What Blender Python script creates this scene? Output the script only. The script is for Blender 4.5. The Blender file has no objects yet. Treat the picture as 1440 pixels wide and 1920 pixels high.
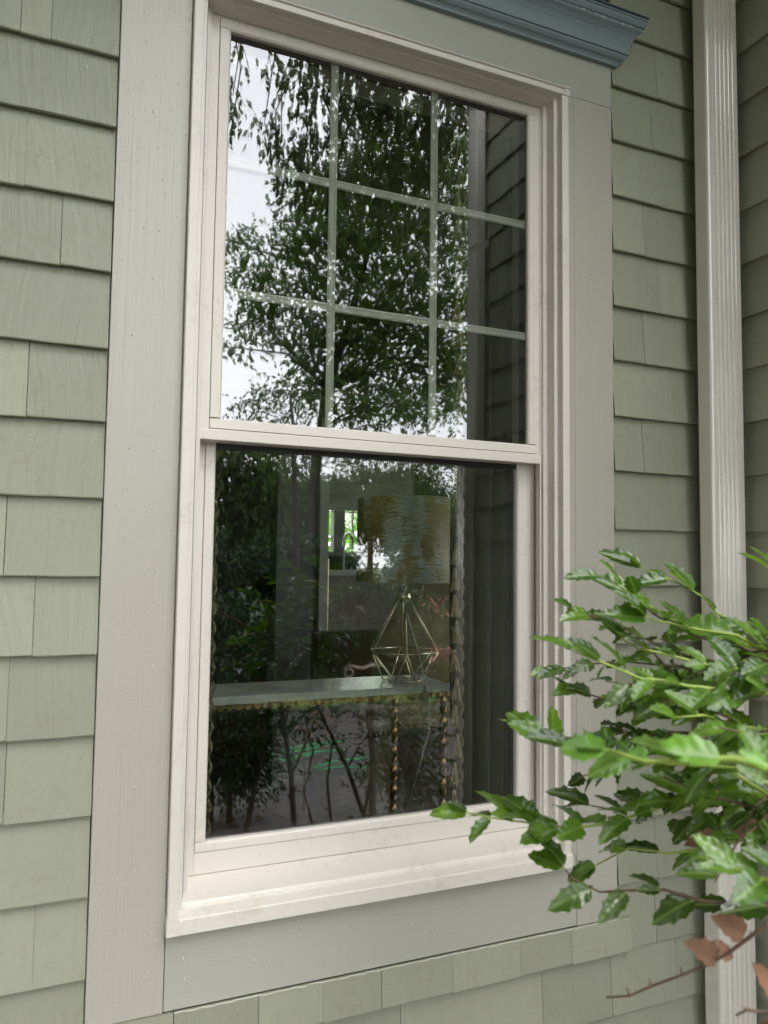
import bpy, math, random
import numpy as np
from mathutils import Vector, Matrix
R_ = math.radians
random.seed(7); rng = np.random.default_rng(11)
S = bpy.context.scene
COL = S.collection

# ------------------------------------------------------------------ camera
yaw, pitch, roll = R_(23.087), R_(3.802), R_(-0.709)
fw = Vector((math.sin(yaw)*math.cos(pitch), math.cos(yaw)*math.cos(pitch), math.sin(pitch)))
rt = Vector((math.cos(yaw), -math.sin(yaw), 0)); dn = fw.cross(rt)
r2 = math.cos(roll)*rt + math.sin(roll)*dn; d2 = -math.sin(roll)*rt + math.cos(roll)*dn
cam_d = bpy.data.cameras.new('camera'); cam = bpy.data.objects.new('camera', cam_d); COL.objects.link(cam)
cam.matrix_world = Matrix(((r2.x, -d2.x, -fw.x, 0), (r2.y, -d2.y, -fw.y, -1.6), (r2.z, -d2.z, -fw.z, 1.5), (0, 0, 0, 1)))
cam_d.sensor_fit = 'VERTICAL'; cam_d.sensor_height = 36; cam_d.lens = 36*1442/1920
cam_d.clip_start = 0.02; cam_d.clip_end = 500
cam_d.dof.use_dof = True; cam_d.dof.focus_distance = 2.3; cam_d.dof.aperture_fstop = 5.8
S.camera = cam

# ------------------------------------------------------------------ sky, sun, exposure
SUN_EL, SUN_AZ = R_(52), R_(168)     # azimuth clockwise from +y: behind the camera, a little right
W = bpy.data.worlds.new('World'); S.world = W; W.use_nodes = True
wn, wl = W.node_tree.nodes, W.node_tree.links
wn.clear()
wo = wn.new('ShaderNodeOutputWorld'); bg = wn.new('ShaderNodeBackground'); bg.inputs['Strength'].default_value = 0.14
sky = wn.new('ShaderNodeTexSky'); sky.sky_type = 'NISHITA'; sky.sun_disc = False
sky.sun_elevation = SUN_EL; sky.sun_rotation = SUN_AZ; sky.dust_density = 3
tc = wn.new('ShaderNodeTexCoord'); nz = wn.new('ShaderNodeTexNoise'); nz.inputs['Scale'].default_value = 3.2; nz.inputs['Detail'].default_value = 6
cr = wn.new('ShaderNodeValToRGB')
cr.color_ramp.elements[0].position = .3; cr.color_ramp.elements[0].color = (32, 33, 35, 1)
cr.color_ramp.elements[1].position = .7; cr.color_ramp.elements[1].color = (47, 47.6, 48.6, 1)
mx = wn.new('ShaderNodeMixRGB'); mx.inputs[0].default_value = .93
wl.new(tc.outputs['Generated'], nz.inputs['Vector']); wl.new(nz.outputs['Fac'], cr.inputs[0])
wl.new(sky.outputs[0], mx.inputs[1]); wl.new(cr.outputs[0], mx.inputs[2]); wl.new(mx.outputs[0], bg.inputs[0]); wl.new(bg.outputs[0], wo.inputs[0])
sl = bpy.data.lights.new('sun', 'SUN'); sl.energy = 1.5; sl.angle = R_(22); sl.color = (1, .96, .9)
so = bpy.data.objects.new('sun', sl); COL.objects.link(so)
sd = Vector((math.sin(SUN_AZ)*math.cos(SUN_EL), math.cos(SUN_AZ)*math.cos(SUN_EL), math.sin(SUN_EL)))
so.rotation_euler = sd.to_track_quat('Z', 'Y').to_euler(); so.location = (2, -6, 12)
S.view_settings.view_transform = 'Standard'; S.view_settings.look = 'None'; S.view_settings.gamma = 1
S.view_settings.exposure = 0.2
S.cycles.max_bounces = 8; S.cycles.transparent_max_bounces = 24

# ------------------------------------------------------------------ helpers
class MB:
    def __init__(s): s.v = []; s.f = []; s.uv = []; s.mi = []
    def add(s, vs, fs, uvs=None, mi=0):
        o = len(s.v); s.v += [tuple(map(float, v)) for v in vs]
        for k, f in enumerate(fs):
            s.f.append([i+o for i in f]); s.mi.append(mi)
            s.uv.append(uvs[k] if uvs else [(0, 0)]*len(f))
        return s
    def box(s, x0, x1, y0, y1, z0, z1, mi=0):
        v = [(x0,y0,z0),(x1,y0,z0),(x1,y1,z0),(x0,y1,z0),(x0,y0,z1),(x1,y0,z1),(x1,y1,z1),(x0,y1,z1)]
        return s.add(v, [(0,3,2,1),(4,5,6,7),(0,1,5,4),(1,2,6,5),(2,3,7,6),(3,0,4,7)], mi=mi)
    def prism(s, prof, axis, a, b):
        """extrude a closed 2D profile along an axis; profile coords are the other two axes in x,y,z order"""
        n = len(prof); vs = []
        for t in (a, b):
            for p, q in prof:
                vs.append({'x': (t, p, q), 'y': (p, t, q), 'z': (p, q, t)}[axis])
        fs = [list(range(n))[::-1], list(range(n, 2*n))] + [(i, (i+1) % n, n+(i+1) % n, n+i) for i in range(n)]
        return s.add(vs, fs)
    def tube(s, pts, rad, n=8, cap=True):
        P = [Vector(p) for p in pts]; m = len(P)
        rr = rad if isinstance(rad, (list, tuple)) else [rad]*m
        if len(rr) != m: rr = [rr[0]+(rr[-1]-rr[0])*i/(m-1) for i in range(m)]
        vs = []; up = None
        for i, p in enumerate(P):
            t = (P[min(i+1, m-1)]-P[max(i-1, 0)]).normalized()
            if up is None: up = t.orthogonal().normalized()
            up = (up - t*up.dot(t)).normalized(); b = t.cross(up)
            for k in range(n):
                a = 2*math.pi*k/n; vs.append(p+(up*math.cos(a)+b*math.sin(a))*rr[i])
        fs = [(i*n+k, i*n+(k+1) % n, (i+1)*n+(k+1) % n, (i+1)*n+k) for i in range(m-1) for k in range(n)]
        if cap: fs += [list(range(n))[::-1], list(range((m-1)*n, m*n))]
        return s.add(vs, fs)
    def lathe(s, prof, c, n=24):
        m = len(prof); vs = []
        for r, z in prof:
            for k in range(n):
                a = 2*math.pi*k/n; vs.append((c[0]+r*math.cos(a), c[1]+r*math.sin(a), c[2]+z))
        return s.add(vs, [(i*n+k, i*n+(k+1) % n, (i+1)*n+(k+1) % n, (i+1)*n+k) for i in range(m-1) for k in range(n)])
    def build(s, name, mat, parent=None, bevel=0, smooth=False):
        me = bpy.data.meshes.new(name); me.from_pydata(s.v, [], s.f); me.update()
        if any(any(u != (0, 0) for u in f) for f in s.uv[:50]):
            ul = me.uv_layers.new(name='UVMap'); ul.data.foreach_set('uv', [c for f in s.uv for u in f for c in u])
        mats = mat if isinstance(mat, (list, tuple)) else [mat]
        for m in mats: me.materials.append(m)
        if len(mats) > 1: me.polygons.foreach_set('material_index', s.mi)
        if smooth: me.polygons.foreach_set('use_smooth', [True]*len(me.polygons))
        o = bpy.data.objects.new(name, me); COL.objects.link(o)
        if parent: o.parent = parent
        if bevel:
            b = o.modifiers.new('bevel', 'BEVEL'); b.width = bevel; b.segments = 2; b.limit_method = 'ANGLE'; b.angle_limit = R_(35)
            b.harden_normals = False
        return o
def quads(name, V, mat, parent=None, npts=4, smooth=False):
    """V: (n, npts, 3) array of n-gons as one mesh"""
    n = len(V); me = bpy.data.meshes.new(name)
    me.vertices.add(n*npts); me.vertices.foreach_set('co', V.astype(np.float32).ravel())
    me.loops.add(n*npts); me.loops.foreach_set('vertex_index', np.arange(n*npts, dtype=np.int32))
    me.polygons.add(n); me.polygons.foreach_set('loop_start', np.arange(0, n*npts, npts, dtype=np.int32))
    me.polygons.foreach_set('loop_total', np.full(n, npts, dtype=np.int32))
    me.update(); me.validate(); me.materials.append(mat)
    o = bpy.data.objects.new(name, me); COL.objects.link(o)
    if parent: o.parent = parent
    return o
def tag(o, label=None, cat=None, group=None, kind=None):
    if label: o['label'] = label
    if cat: o['category'] = cat
    if group: o['group'] = group
    if kind: o['kind'] = kind
    return o
def empty(name, label, cat, loc=(0, 0, 0), group=None):
    # placed at the thing's base; children keep world coordinates through adopt()
    o = bpy.data.objects.new(name, None); COL.objects.link(o); o.location = loc; o.empty_display_size = .1
    return tag(o, label, cat, group)
def settle():
    bpy.context.view_layer.update()
    for o in list(COL.objects):
        if o.parent and o.parent.type == 'EMPTY' and o.type == 'MESH' and not o.get('_c'):
            o.matrix_parent_inverse = o.parent.matrix_world.inverted()

# ------------------------------------------------------------------ materials
def newmat(name):
    m = bpy.data.materials.new(name); m.use_nodes = True
    return m, m.node_tree.nodes, m.node_tree.links, m.node_tree.nodes['Principled BSDF']
def paint(name, col, rough=.5, streak=(6, 6, 6), fine=(220, 220, 220), bump=.1, var=.08, uv=False, spec=.5, dirt=0, fine_bump=.3, dist=.002, roughvar=.1, dcol=None, island=0):
    m, N, L, P = newmat(name)
    t = N.new('ShaderNodeTexCoord'); src = t.outputs['UV' if uv else 'Object']
    def noise(scale3, sc=1, det=4, d=0):
        mp = N.new('ShaderNodeMapping'); mp.inputs['Scale'].default_value = scale3; L.new(src, mp.inputs[0])
        n = N.new('ShaderNodeTexNoise'); n.inputs['Scale'].default_value = sc; n.inputs['Detail'].default_value = det; n.inputs['Distortion'].default_value = d
        L.new(mp.outputs[0], n.inputs['Vector']); return n.outputs['Fac']
    a = noise(streak, 1, 4, .6); b = noise(fine, 1, 3); c = noise((2.1, 2.1, 2.1), 1, 5)
    ramp = N.new('ShaderNodeMapRange'); ramp.inputs['To Min'].default_value = 1-var; ramp.inputs['To Max'].default_value = 1+var
    L.new(c, ramp.inputs[0])
    r2_ = N.new('ShaderNodeMapRange'); r2_.inputs['To Min'].default_value = 1-var*.6; r2_.inputs['To Max'].default_value = 1+var*.6; L.new(a, r2_.inputs[0])
    mu = N.new('ShaderNodeMath'); mu.operation = 'MULTIPLY'; L.new(ramp.outputs[0], mu.inputs[0]); L.new(r2_.outputs[0], mu.inputs[1])
    if island:
        gi = N.new('ShaderNodeNewGeometry'); ri = N.new('ShaderNodeMapRange'); ri.inputs['To Min'].default_value = 1-island; ri.inputs['To Max'].default_value = 1+island*.6; L.new(gi.outputs['Random Per Island'], ri.inputs[0])
        m0 = mu; mu = N.new('ShaderNodeMath'); mu.operation = 'MULTIPLY'; L.new(m0.outputs[0], mu.inputs[0]); L.new(ri.outputs[0], mu.inputs[1])
    vm = N.new('ShaderNodeVectorMath'); vm.operation = 'SCALE'; vm.inputs[0].default_value = col; L.new(mu.outputs[0], vm.inputs['Scale'])
    out = vm.outputs[0]
    if dirt:
        d = noise((9, 9, 9), 1, 8); e = noise((70, 70, 70), 1, 4)
        q = N.new('ShaderNodeMath'); q.operation = 'MULTIPLY'; L.new(d, q.inputs[0]); L.new(e, q.inputs[1])
        rr = N.new('ShaderNodeMapRange'); rr.inputs['From Min'].default_value = .28; rr.inputs['From Max'].default_value = .42; rr.inputs['To Max'].default_value = dirt; L.new(q.outputs[0], rr.inputs[0])
        mm = N.new('ShaderNodeMixRGB'); L.new(rr.outputs[0], mm.inputs[0]); L.new(out, mm.inputs[1]); mm.inputs[2].default_value = (*(dcol or (.16, .13, .08)), 1); out = mm.outputs[0]
    L.new(out, P.inputs['Base Color'])
    rv = N.new('ShaderNodeMapRange'); rv.inputs['To Min'].default_value = rough-roughvar; rv.inputs['To Max'].default_value = rough+roughvar; L.new(a, rv.inputs[0]); L.new(rv.outputs[0], P.inputs['Roughness'])
    P.inputs['Specular IOR Level'].default_value = spec
    b1 = N.new('ShaderNodeBump'); b1.inputs['Strength'].default_value = bump; b1.inputs['Distance'].default_value = dist; L.new(a, b1.inputs['Height'])
    b2 = N.new('ShaderNodeBump'); b2.inputs['Strength'].default_value = fine_bump; b2.inputs['Distance'].default_value = .0006; L.new(b, b2.inputs['Height']); L.new(b1.outputs[0], b2.inputs['Normal'])
    L.new(b2.outputs[0], P.inputs['Normal'])
    return m
def flat(name, col, rough=.6, metal=0, spec=.5, var=.0, scale=8, trans=0):
    m, N, L, P = newmat(name)
    P.inputs['Roughness'].default_value = rough; P.inputs['Metallic'].default_value = metal; P.inputs['Specular IOR Level'].default_value = spec
    if var:
        t = N.new('ShaderNodeTexCoord'); n = N.new('ShaderNodeTexNoise'); n.inputs['Scale'].default_value = scale; n.inputs['Detail'].default_value = 5; L.new(t.outputs['Object'], n.inputs['Vector'])
        r = N.new('ShaderNodeMapRange'); r.inputs['From Min'].default_value = .3; r.inputs['From Max'].default_value = .7; r.inputs['To Min'].default_value = 1-var; r.inputs['To Max'].default_value = 1+var; L.new(n.outputs['Fac'], r.inputs[0])
        v = N.new('ShaderNodeVectorMath'); v.operation = 'SCALE'; v.inputs[0].default_value = col; L.new(r.outputs[0], v.inputs['Scale']); L.new(v.outputs[0], P.inputs['Base Color'])
    else: P.inputs['Base Color'].default_value = (*col, 1)
    return m
def leafmat(name, c0, c1, rough=.4, trans=.35, spec=.4, scale=3):
    m, N, L, P = newmat(name)
    g = N.new('ShaderNodeNewGeometry'); r = N.new('ShaderNodeValToRGB')
    r.color_ramp.elements[0].color = (*c0, 1); r.color_ramp.elements[1].color = (*c1, 1)
    L.new(g.outputs['Random Per Island'], r.inputs[0]); L.new(r.outputs[0], P.inputs['Base Color'])
    P.inputs['Roughness'].default_value = rough; P.inputs['Specular IOR Level'].default_value = spec
    tr = N.new('ShaderNodeBsdfTranslucent'); h = N.new('ShaderNodeVectorMath'); h.operation = 'MULTIPLY'; h.inputs[1].default_value = (1.5, 1.7, .6)
    L.new(r.outputs[0], h.inputs[0]); L.new(h.outputs[0], tr.inputs[0])
    mxs = N.new('ShaderNodeMixShader'); mxs.inputs[0].default_value = trans
    L.new(P.outputs[0], mxs.inputs[1]); L.new(tr.outputs[0], mxs.inputs[2]); L.new(mxs.outputs[0], N['Material Output'].inputs[0])
    return m
def glassmat(name, fac, tint, rcol=(1, 1, 1), wob=0):
    m, N, L, P = newmat(name); N.remove(P)
    tr = N.new('ShaderNodeBsdfTransparent'); tr.inputs[0].default_value = (*tint, 1)
    gl = N.new('ShaderNodeBsdfGlossy'); gl.inputs['Roughness'].default_value = 0; gl.inputs[0].default_value = (*rcol, 1)
    if wob:
        t = N.new('ShaderNodeTexCoord'); n = N.new('ShaderNodeTexNoise'); n.inputs['Scale'].default_value = 3.5; n.inputs['Detail'].default_value = 1
        L.new(t.outputs['Object'], n.inputs['Vector']); b = N.new('ShaderNodeBump'); b.inputs['Strength'].default_value = 1; b.inputs['Distance'].default_value = wob
        L.new(n.outputs['Fac'], b.inputs['Height']); L.new(b.outputs[0], gl.inputs['Normal'])
    x = N.new('ShaderNodeMixShader'); x.inputs[0].default_value = fac
    L.new(tr.outputs[0], x.inputs[1]); L.new(gl.outputs[0], x.inputs[2]); L.new(x.outputs[0], N['Material Output'].inputs[0])
    return m
SH_COL = (.300, .310, .230)
M = {}
M['shingle'] = paint('sage_shingle_paint', SH_COL, .55, (75, 6, 6), (420, 260, 260), .55, .09, uv=True, dirt=.16, fine_bump=.7, dist=.003, island=.13)
M['casing'] = paint('sage_board_paint', (.425, .405, .35), .32, (120, 120, 2.2), (300, 300, 30), .55, .035, dirt=.05, fine_bump=.12, dist=.0012, roughvar=.06)
M['casing_h'] = paint('sage_board_paint_horizontal', (.400, .397, .345), .42, (2.2, 120, 120), (60, 300, 300), .28, .035, dirt=.05, fine_bump=.12, dist=.0012, roughvar=.06)
M['vinyl'] = paint('cream_vinyl', (.69, .645, .592), .36, (1.5, 1.5, 1.5), (90, 90, 90), .03, .03, dirt=.13, fine_bump=.04)
M['sill'] = paint('cream_vinyl_dirty', (.71, .665, .60), .42, (12, 60, 60), (160, 160, 160), .05, .04, dirt=.24, fine_bump=.1, dcol=(.36, .29, .19))
M['cornice'] = paint('slate_blue_paint', (.20, .25, .275), .35, (4, 200, 200), (160, 160, 160), .12, .05, fine_bump=.1)
M['spout'] = paint('cream_enamel', (.72, .68, .61), .2, (2, 2, 2), (60, 60, 60), .03, .04, dirt=.07, fine_bump=.04)
M['spout'].node_tree.nodes['Principled BSDF'].inputs['Coat Weight'].default_value = 1; M['spout'].node_tree.nodes['Principled BSDF'].inputs['Coat Roughness'].default_value = .12
M['gasket'] = flat('dark_gasket', (.02, .02, .02), .5)
M['caulk'] = paint('cracked_caulk', (.5, .5, .42), .6, (90, 90, 90), (300, 300, 300), .6, .15)
M['sheath'] = flat('dark_sheathing', (.03, .03, .028), .9)
M['glass_out'] = glassmat('coated_glass', .122, (.92, .92, .90), (.96, .97, 1.0), wob=.00012)
M['glass_in'] = glassmat('inner_glass', .035, (.95, .95, .94), wob=.0003)
M['glass_edge'] = glassmat('glass_edge', .0, (.95, .97, .95))
M['grille'] = flat('pale_grille', (.27, .285, .25), .4)
def dropmat():
    m, N, L, P = newmat('water'); P.inputs['Base Color'].default_value = (.66, .65, .60, 1); P.inputs['Roughness'].default_value = .04  # whitish base colour stands in for bright glints on the drops
    P.inputs['Transmission Weight'].default_value = .25; P.inputs['IOR'].default_value = 1.33; P.inputs['Specular IOR Level'].default_value = .9
    return m
M['water'] = dropmat()
M['bark'] = paint('bark', (.045, .036, .028), .85, (30, 30, 5), (90, 90, 90), .8, .3, dist=.01)
M['leaf_top'] = leafmat('tree_leaf', (.03, .052, .014), (.085, .125, .03), .45, .4)
M['leaf_main'] = leafmat('tree_leaf_deep', (.03, .068, .016), (.155, .24, .045), .4, .42)
M['leaf_far'] = leafmat('far_leaf', (.018, .038, .012), (.085, .13, .035), .6, .3)
M['leaf_shrub'] = leafmat('shrub_leaf', (.010, .030, .008), (.035, .085, .018), .35, .25)

# ------------------------------------------------------------------ shingled walls
def shingle_mb(courses, u0, u1, frame, gaps=None, top=None, butt=.004, wmin=.13, wmax=.34, seed=1, thick=.009, lean=.012):
    """courses: z of each butt line, top to bottom. frame(u, w, z) -> world; w is outward"""
    rd = random.Random(seed); mb = MB(); cs = sorted(courses)
    for i, zb in enumerate(cs):
        zt = (cs[i+1]+.018) if i+1 < len(cs) else (top if top else zb+.17)
        g = sorted((gaps or {}).get(zb, [])); edges = [u0]
        stops = [x for x in g if u0 < x < u1]+[u1]
        for st in stops:
            while st-edges[-1] > wmax: edges.append(edges[-1]+rd.uniform(wmin, min(wmax, st-edges[-1]-.05)))
            edges.append(st)
        for a, b in zip(edges[:-1], edges[1:]):
            ga = rd.choice([.0004, .0007, .0012, .0018]); a += ga/2; b -= ga/2
            dz = rd.uniform(-.0018, .0018); sl_ = rd.uniform(-.0016, .0016); dw = rd.uniform(-.0010, .0012)
            wf = butt+dw; wt = butt-lean+dw*.5
            z0a, z0b = zb+dz, zb+dz+sl_
            n = max(2, int((b-a)/.03)); vs = []; rows = []
            for (zf, w, bot) in ((0, wf-thick, 1), (0, wf-.0012, 1), (.0022, wf, 0), (.35, wf*.65+wt*.35, 0), (1, wt, 0)):
                row = []
                for k in range(n+1):
                    u = a+(b-a)*k/n; zz = z0a+(z0b-z0a)*k/n+(rd.uniform(-.0006, .0006) if zf < .01 and 0 < k < n else 0)
                    zz = zz+.0022 if zf == .0022 else zz+(zt-zz)*zf
                    row.append(len(vs)); vs.append((u, w+(rd.uniform(-.0004, .0004) if zf else 0), zz))
                rows.append(row)
            ang = rd.uniform(-.13, .13); ou, ov = rd.uniform(0, 50), rd.uniform(0, 50); curve = rd.uniform(-.5, .5)
            def uv(v):
                u, _, z = v; z2 = z-zb; u2 = u-a+curve*z2*z2*2
                return (ou+u2*math.cos(ang)+z2*math.sin(ang), ov-u2*math.sin(ang)+z2*math.cos(ang))
            fs = []; 
            for r in range(4):
                for k in range(n): fs.append((rows[r][k], rows[r][k+1], rows[r+1][k+1], rows[r+1][k]))
            # top and side faces
            bk = []
            for k in range(n+1): bk.append(len(vs)); vs.append((vs[rows[4][k]][0], wt-thick, zt-.0005))
            for k in range(n): fs.append((rows[4][k], rows[4][k+1], bk[k+1], bk[k]))
            for k, s_ in ((0, 1), (n, -1)):
                i1 = len(vs); vs.append((vs[rows[4][k]][0], wt-thick*.5, zt))
                f = [rows[0][k], rows[1][k], rows[2][k], rows[3][k], rows[4][k], i1]
                fs.append(f if s_ < 0 else f[::-1])
            mb.add([frame(*v) for v in vs], fs, [[uv(vs[j]) for j in f] for f in fs])
    return mb
mainf = lambda u, w, z: (u, -w, z)
CL = [2.972, 2.822, 2.672, 2.522, 2.373, 2.217, 2.072, 1.917, 1.770, 1.619, 1.468, 1.316, 1.163, 1.012, .862, .710, .558]
CR = [3.096, 2.946, 2.796, 2.644, 2.489, 2.339, 2.189, 2.043, 1.894, 1.749, 1.596, 1.447, 1.299, 1.152, 1.003, .854, .697]
GL = {2.522: [-.045], 2.217: [-.081], 2.072: [-.012], 1.770: [-.06], 1.468: [-.087], 1.316: [-.032], 1.012: [-.069], .710: [-.009]}
GR = {2.796: [1.49], 2.644: [1.47], 2.489: [1.497], 2.339: [1.44], 2.189: [1.497], 2.043: [1.437], 1.894: [1.527], 1.749: [1.43], 1.596: [1.53], 1.447: [1.45], 1.152: [1.5], .854: [1.46], .697: [1.46, 1.56]}
wall = empty('shingled_wall', 'sage green cedar shingle wall of painted shingles around the tall window', 'wall', (0, .05, 0)); wall['kind'] = 'thing'
shingle_mb(CL, -1.4, .0818, mainf, GL, top=3.15, seed=3, wmax=.6, lean=.016, butt=.005).build('shingles', M['shingle'], wall)
shingle_mb(CR, 1.3335, 1.7145, mainf, GR, top=3.25, seed=5, wmax=.5, lean=.015, butt=.005).build('shingles', M['shingle'], wall)
CB = [.5385, .388, .238, .088, -.05]
GB = {.388: [.30, .52, .736, .84, 1.106, 1.31, 1.52], .238: [.9, 1.2, 1.45, 1.6]}
shingle_mb(CB[1:], -1.4, 1.7145, mainf, GB, top=.56, seed=8, butt=.009).build('shingles', M['shingle'], wall)
shingle_mb([.5385], .0825, 1.366, mainf, {.5385: [.2461, .415, .552, .685, .859, 1.039, 1.185]}, top=.6192, seed=9, butt=.015, lean=.006, wmax=.4).build('shingles', M['shingle'], wall)
shingle_mb([.5385], 1.3345, 1.7145, mainf, {.5385: [1.455]}, top=.72, seed=10, butt=.0045).build('shingles', M['shingle'], wall)
b = MB()   # boards behind the shingles, leaving the window opening free
b.box(-1.4, .262, .022, .14, -.1, 3.3).box(1.155, 1.86, .022, .14, -.1, 3.3).box(.262, 1.155, .022, .14, 2.72, 3.3).box(.262, 1.155, .022, .14, -.1, .80)
b.build('sheathing', M['sheath'], wall)
side = empty('side_wall', 'sage green shingle wall meeting the window wall at the corner behind the downspout', 'wall', (1.8, -.7, 0)); side['kind'] = 'thing'
sidef = lambda u, w, z: (1.722-w, -u, z)
CS = [3.844, 3.694, 3.544, 3.394, 3.244]+[z-.002 for z in CR]+[.5385-.002, .388, .238, .088, -.05]
shingle_mb(CS, .0, 1.235, sidef, {}, top=3.85, seed=21).build('shingles', M['shingle'], side)
MB().box(1.742, 1.86, -1.33, .02, -.1, 4.0).build('sheathing', M['sheath'], side)
MB().box(1.700, 1.741, -1.331, -1.236, -.05, 4.0).box(1.741, 1.87, -1.345, -1.331, -.05, 4.0).build('corner_board', M['casing'], side, bevel=.0015)
# eave over the window wall, out of view, deepened to block sky light
ev = empty('roof_eave', 'sage painted roof eave and soffit overhanging the top of the window wall', 'eave', (1.2, -.3, 3.3)); ev['kind'] = 'thing'
e = MB(); e.box(-1.6, 2.2, -.62, .14, 3.34, 3.37); e.build('soffit', M['casing_h'], ev)
e = MB(); e.box(-1.6, 1.66, -.65, -.62, 3.31, 3.50); e.build('fascia', M['casing_h'], ev)

# ------------------------------------------------------------------ window with its boards
win = empty('double_hung_window', 'tall cream double hung window in sage boards, trees mirrored in both panes', 'window', (.7, .05, .77)); win['kind'] = 'thing'
MB().box(.0835, .2258, -.0015, .03, .6195, 2.9).build('side_casing', M['casing'], win, bevel=.0016)
MB().box(1.2095, 1.332, -.0015, .03, .6195, 2.7275).build('side_casing', M['casing'], win, bevel=.0016)
c2 = MB().box(1.181, 1.2088, -.0012, .03, .7885, 2.7275); c2.build('side_casing', M['casing'], win, bevel=.0008)
MB().box(.2262, 1.332, -.001, .03, 2.7285, 2.90).build('head_casing', M['casing_h'], win, bevel=.0014)
MB().box(.2272, 1.2082, .0, .03, .6205, .7875).build('apron_board', M['casing_h'], win, bevel=.0012)
rd = random.Random(5); k = MB(); pts = []
x = .2465
while x < 1.333: pts.append((x, -.0085+rd.uniform(-.0016, .001), .6186+rd.uniform(-.0008, .0012))); x += rd.uniform(.006, .02)
k.tube(pts, .0016, 5); 
k.tube([(1.334, -.002, .63+i*.01+rd.uniform(-.002, .002)) for i in range(3)], .0015, 5)
k.build('caulk_line', M['caulk'], win)
# cornice with mitred return
CO = [(.001, 2.842), (.013, 2.842), (.013, 2.848), (.017, 2.853), (.023, 2.856), (.028, 2.862), (.029, 2.868), (.033, 2.868), (.0335, 2.874), (.0342, 2.884), (.037, 2.896), (.043, 2.908), (.051, 2.917), (.0585, 2.9225), (.0585, 2.931), (.062, 2.931), (.066, 2.936), (.068, 2.941), (.066, 2.9465), (.069, 2.948), (.069, 2.9515), (.001, 2.956)]
vs = []; n = len(CO)
for o_, z in CO: vs += [(.0835-o_, .0, z), (.0835-o_, -o_, z), (1.333+o_, -o_, z), (1.333+o_, .0, z)]
fs = []
for i in range(n):
    j = (i+1) % n
    for q in range(3): fs.append((i*4+q, i*4+q+1, j*4+q+1, j*4+q))
MB().add(vs, fs).build('cornice', M['cornice'], win)
kk = MB(); rd = random.Random(3)
MB().box(.0, 1.404, -.0715, .0, 2.9572, 2.9592).build('flashing', flat('drip_metal', (.20, .25, .28), .3), win)

# frame: side jambs, head, sill
def jamb(s):   # s=+1 left, -1 right; inward offsets
    X = lambda i: (.2272+i) if s > 0 else (1.1802-i)
    P = [(-.0005, .028), (-.0005, -.0165), (.0012, -.0185), (.0195, -.0185), (.0208, -.0172), (.0208, .002), (.0222, .0035), (.0300, .0035), (.0312, .0047), (.0312, .032), (.0322, .0335), (.0425, .0335), (.0435, .0345), (.0435, .0415), (.0470, .0418), (.0470, .128), (.0345, .128), (.0345, .028)]
    if s < 0: P = [(-.0005, .028), (-.0005, -.0165), (.0012, -.0185), (.0195, -.0185), (.0208, -.0172), (.0208, .002), (.0222, .0035), (.0300, .0035), (.0312, .0047), (.0312, .032), (.0322, .0335), (.0425, .0335), (.0435, .0345), (.0435, .0435), (.0470, .0440), (.0470, .058), (.030, .059), (.030, .066), (.0410, .0665), (.0410, .0695), (.030, .070), (.030, .128), (.0245, .128), (.0245, .028)]
    P = [(X(i), y) for i, y in P]
    return P if s > 0 else P[::-1]
fr = MB()
fr.prism(jamb(1), 'z', .7955, 2.7125); fr.prism(jamb(-1), 'z', .7955, 2.7125)
fr.build('side_jamb', M['vinyl'], win, bevel=.0004)
HD = [(.028, 2.7345), (-.0215, 2.7345), (-.0225, 2.7325), (-.0215, 2.7312), (-.0162, 2.7306), (-.0162, 2.7285), (-.0195, 2.7275), (-.0200, 2.7150), (-.0185, 2.7138), (.0020, 2.7138), (.0032, 2.7125), (.0032, 2.7105), (.018, 2.7105), (.019, 2.7092), (.034, 2.7092), (.0415, 2.7070), (.128, 2.7070), (.128, 2.72), (.028, 2.72)]
MB().prism(HD, 'x', .2262, 1.1812).build('head_jamb', M['vinyl'], win, bevel=.0003)
MB().box(1.1675, 1.1845, -.0232, -.0163, 2.7315, 2.7350).box(1.1665, 1.1825, -.0215, -.0195, 2.7120, 2.7300).build('head_end_cap', M['vinyl'], win, bevel=.0005)
SI = [(.128, .8385), (.085, .8385), (.0095, .8185), (.0070, .8135), (.0068, .8085), (-.0165, .8025), (-.0215, .8008), (-.0228, .7985), (-.0228, .7710), (-.0215, .7695), (.028, .7695), (.028, .79), (.128, .79)]
MB().prism(SI, 'x', .2252, 1.1822).build('sill', M['sill'], win, bevel=.0004)
MB().box(.2257, .2500, -.0234, -.0205, .7985, .8035).build('sill_end_cap', M['vinyl'], win, bevel=.0005)
inn = MB(); inn.box(.235, .2735, .129, .20, .80, 2.74).box(1.150, 1.19, .129, .20, .80, 2.74).box(.2735, 1.150, .129, .20, 2.7075, 2.74).box(.2735, 1.150, .129, .20, .80, .8395)
inn.build('interior_casing', M['casing'], win)

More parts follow.
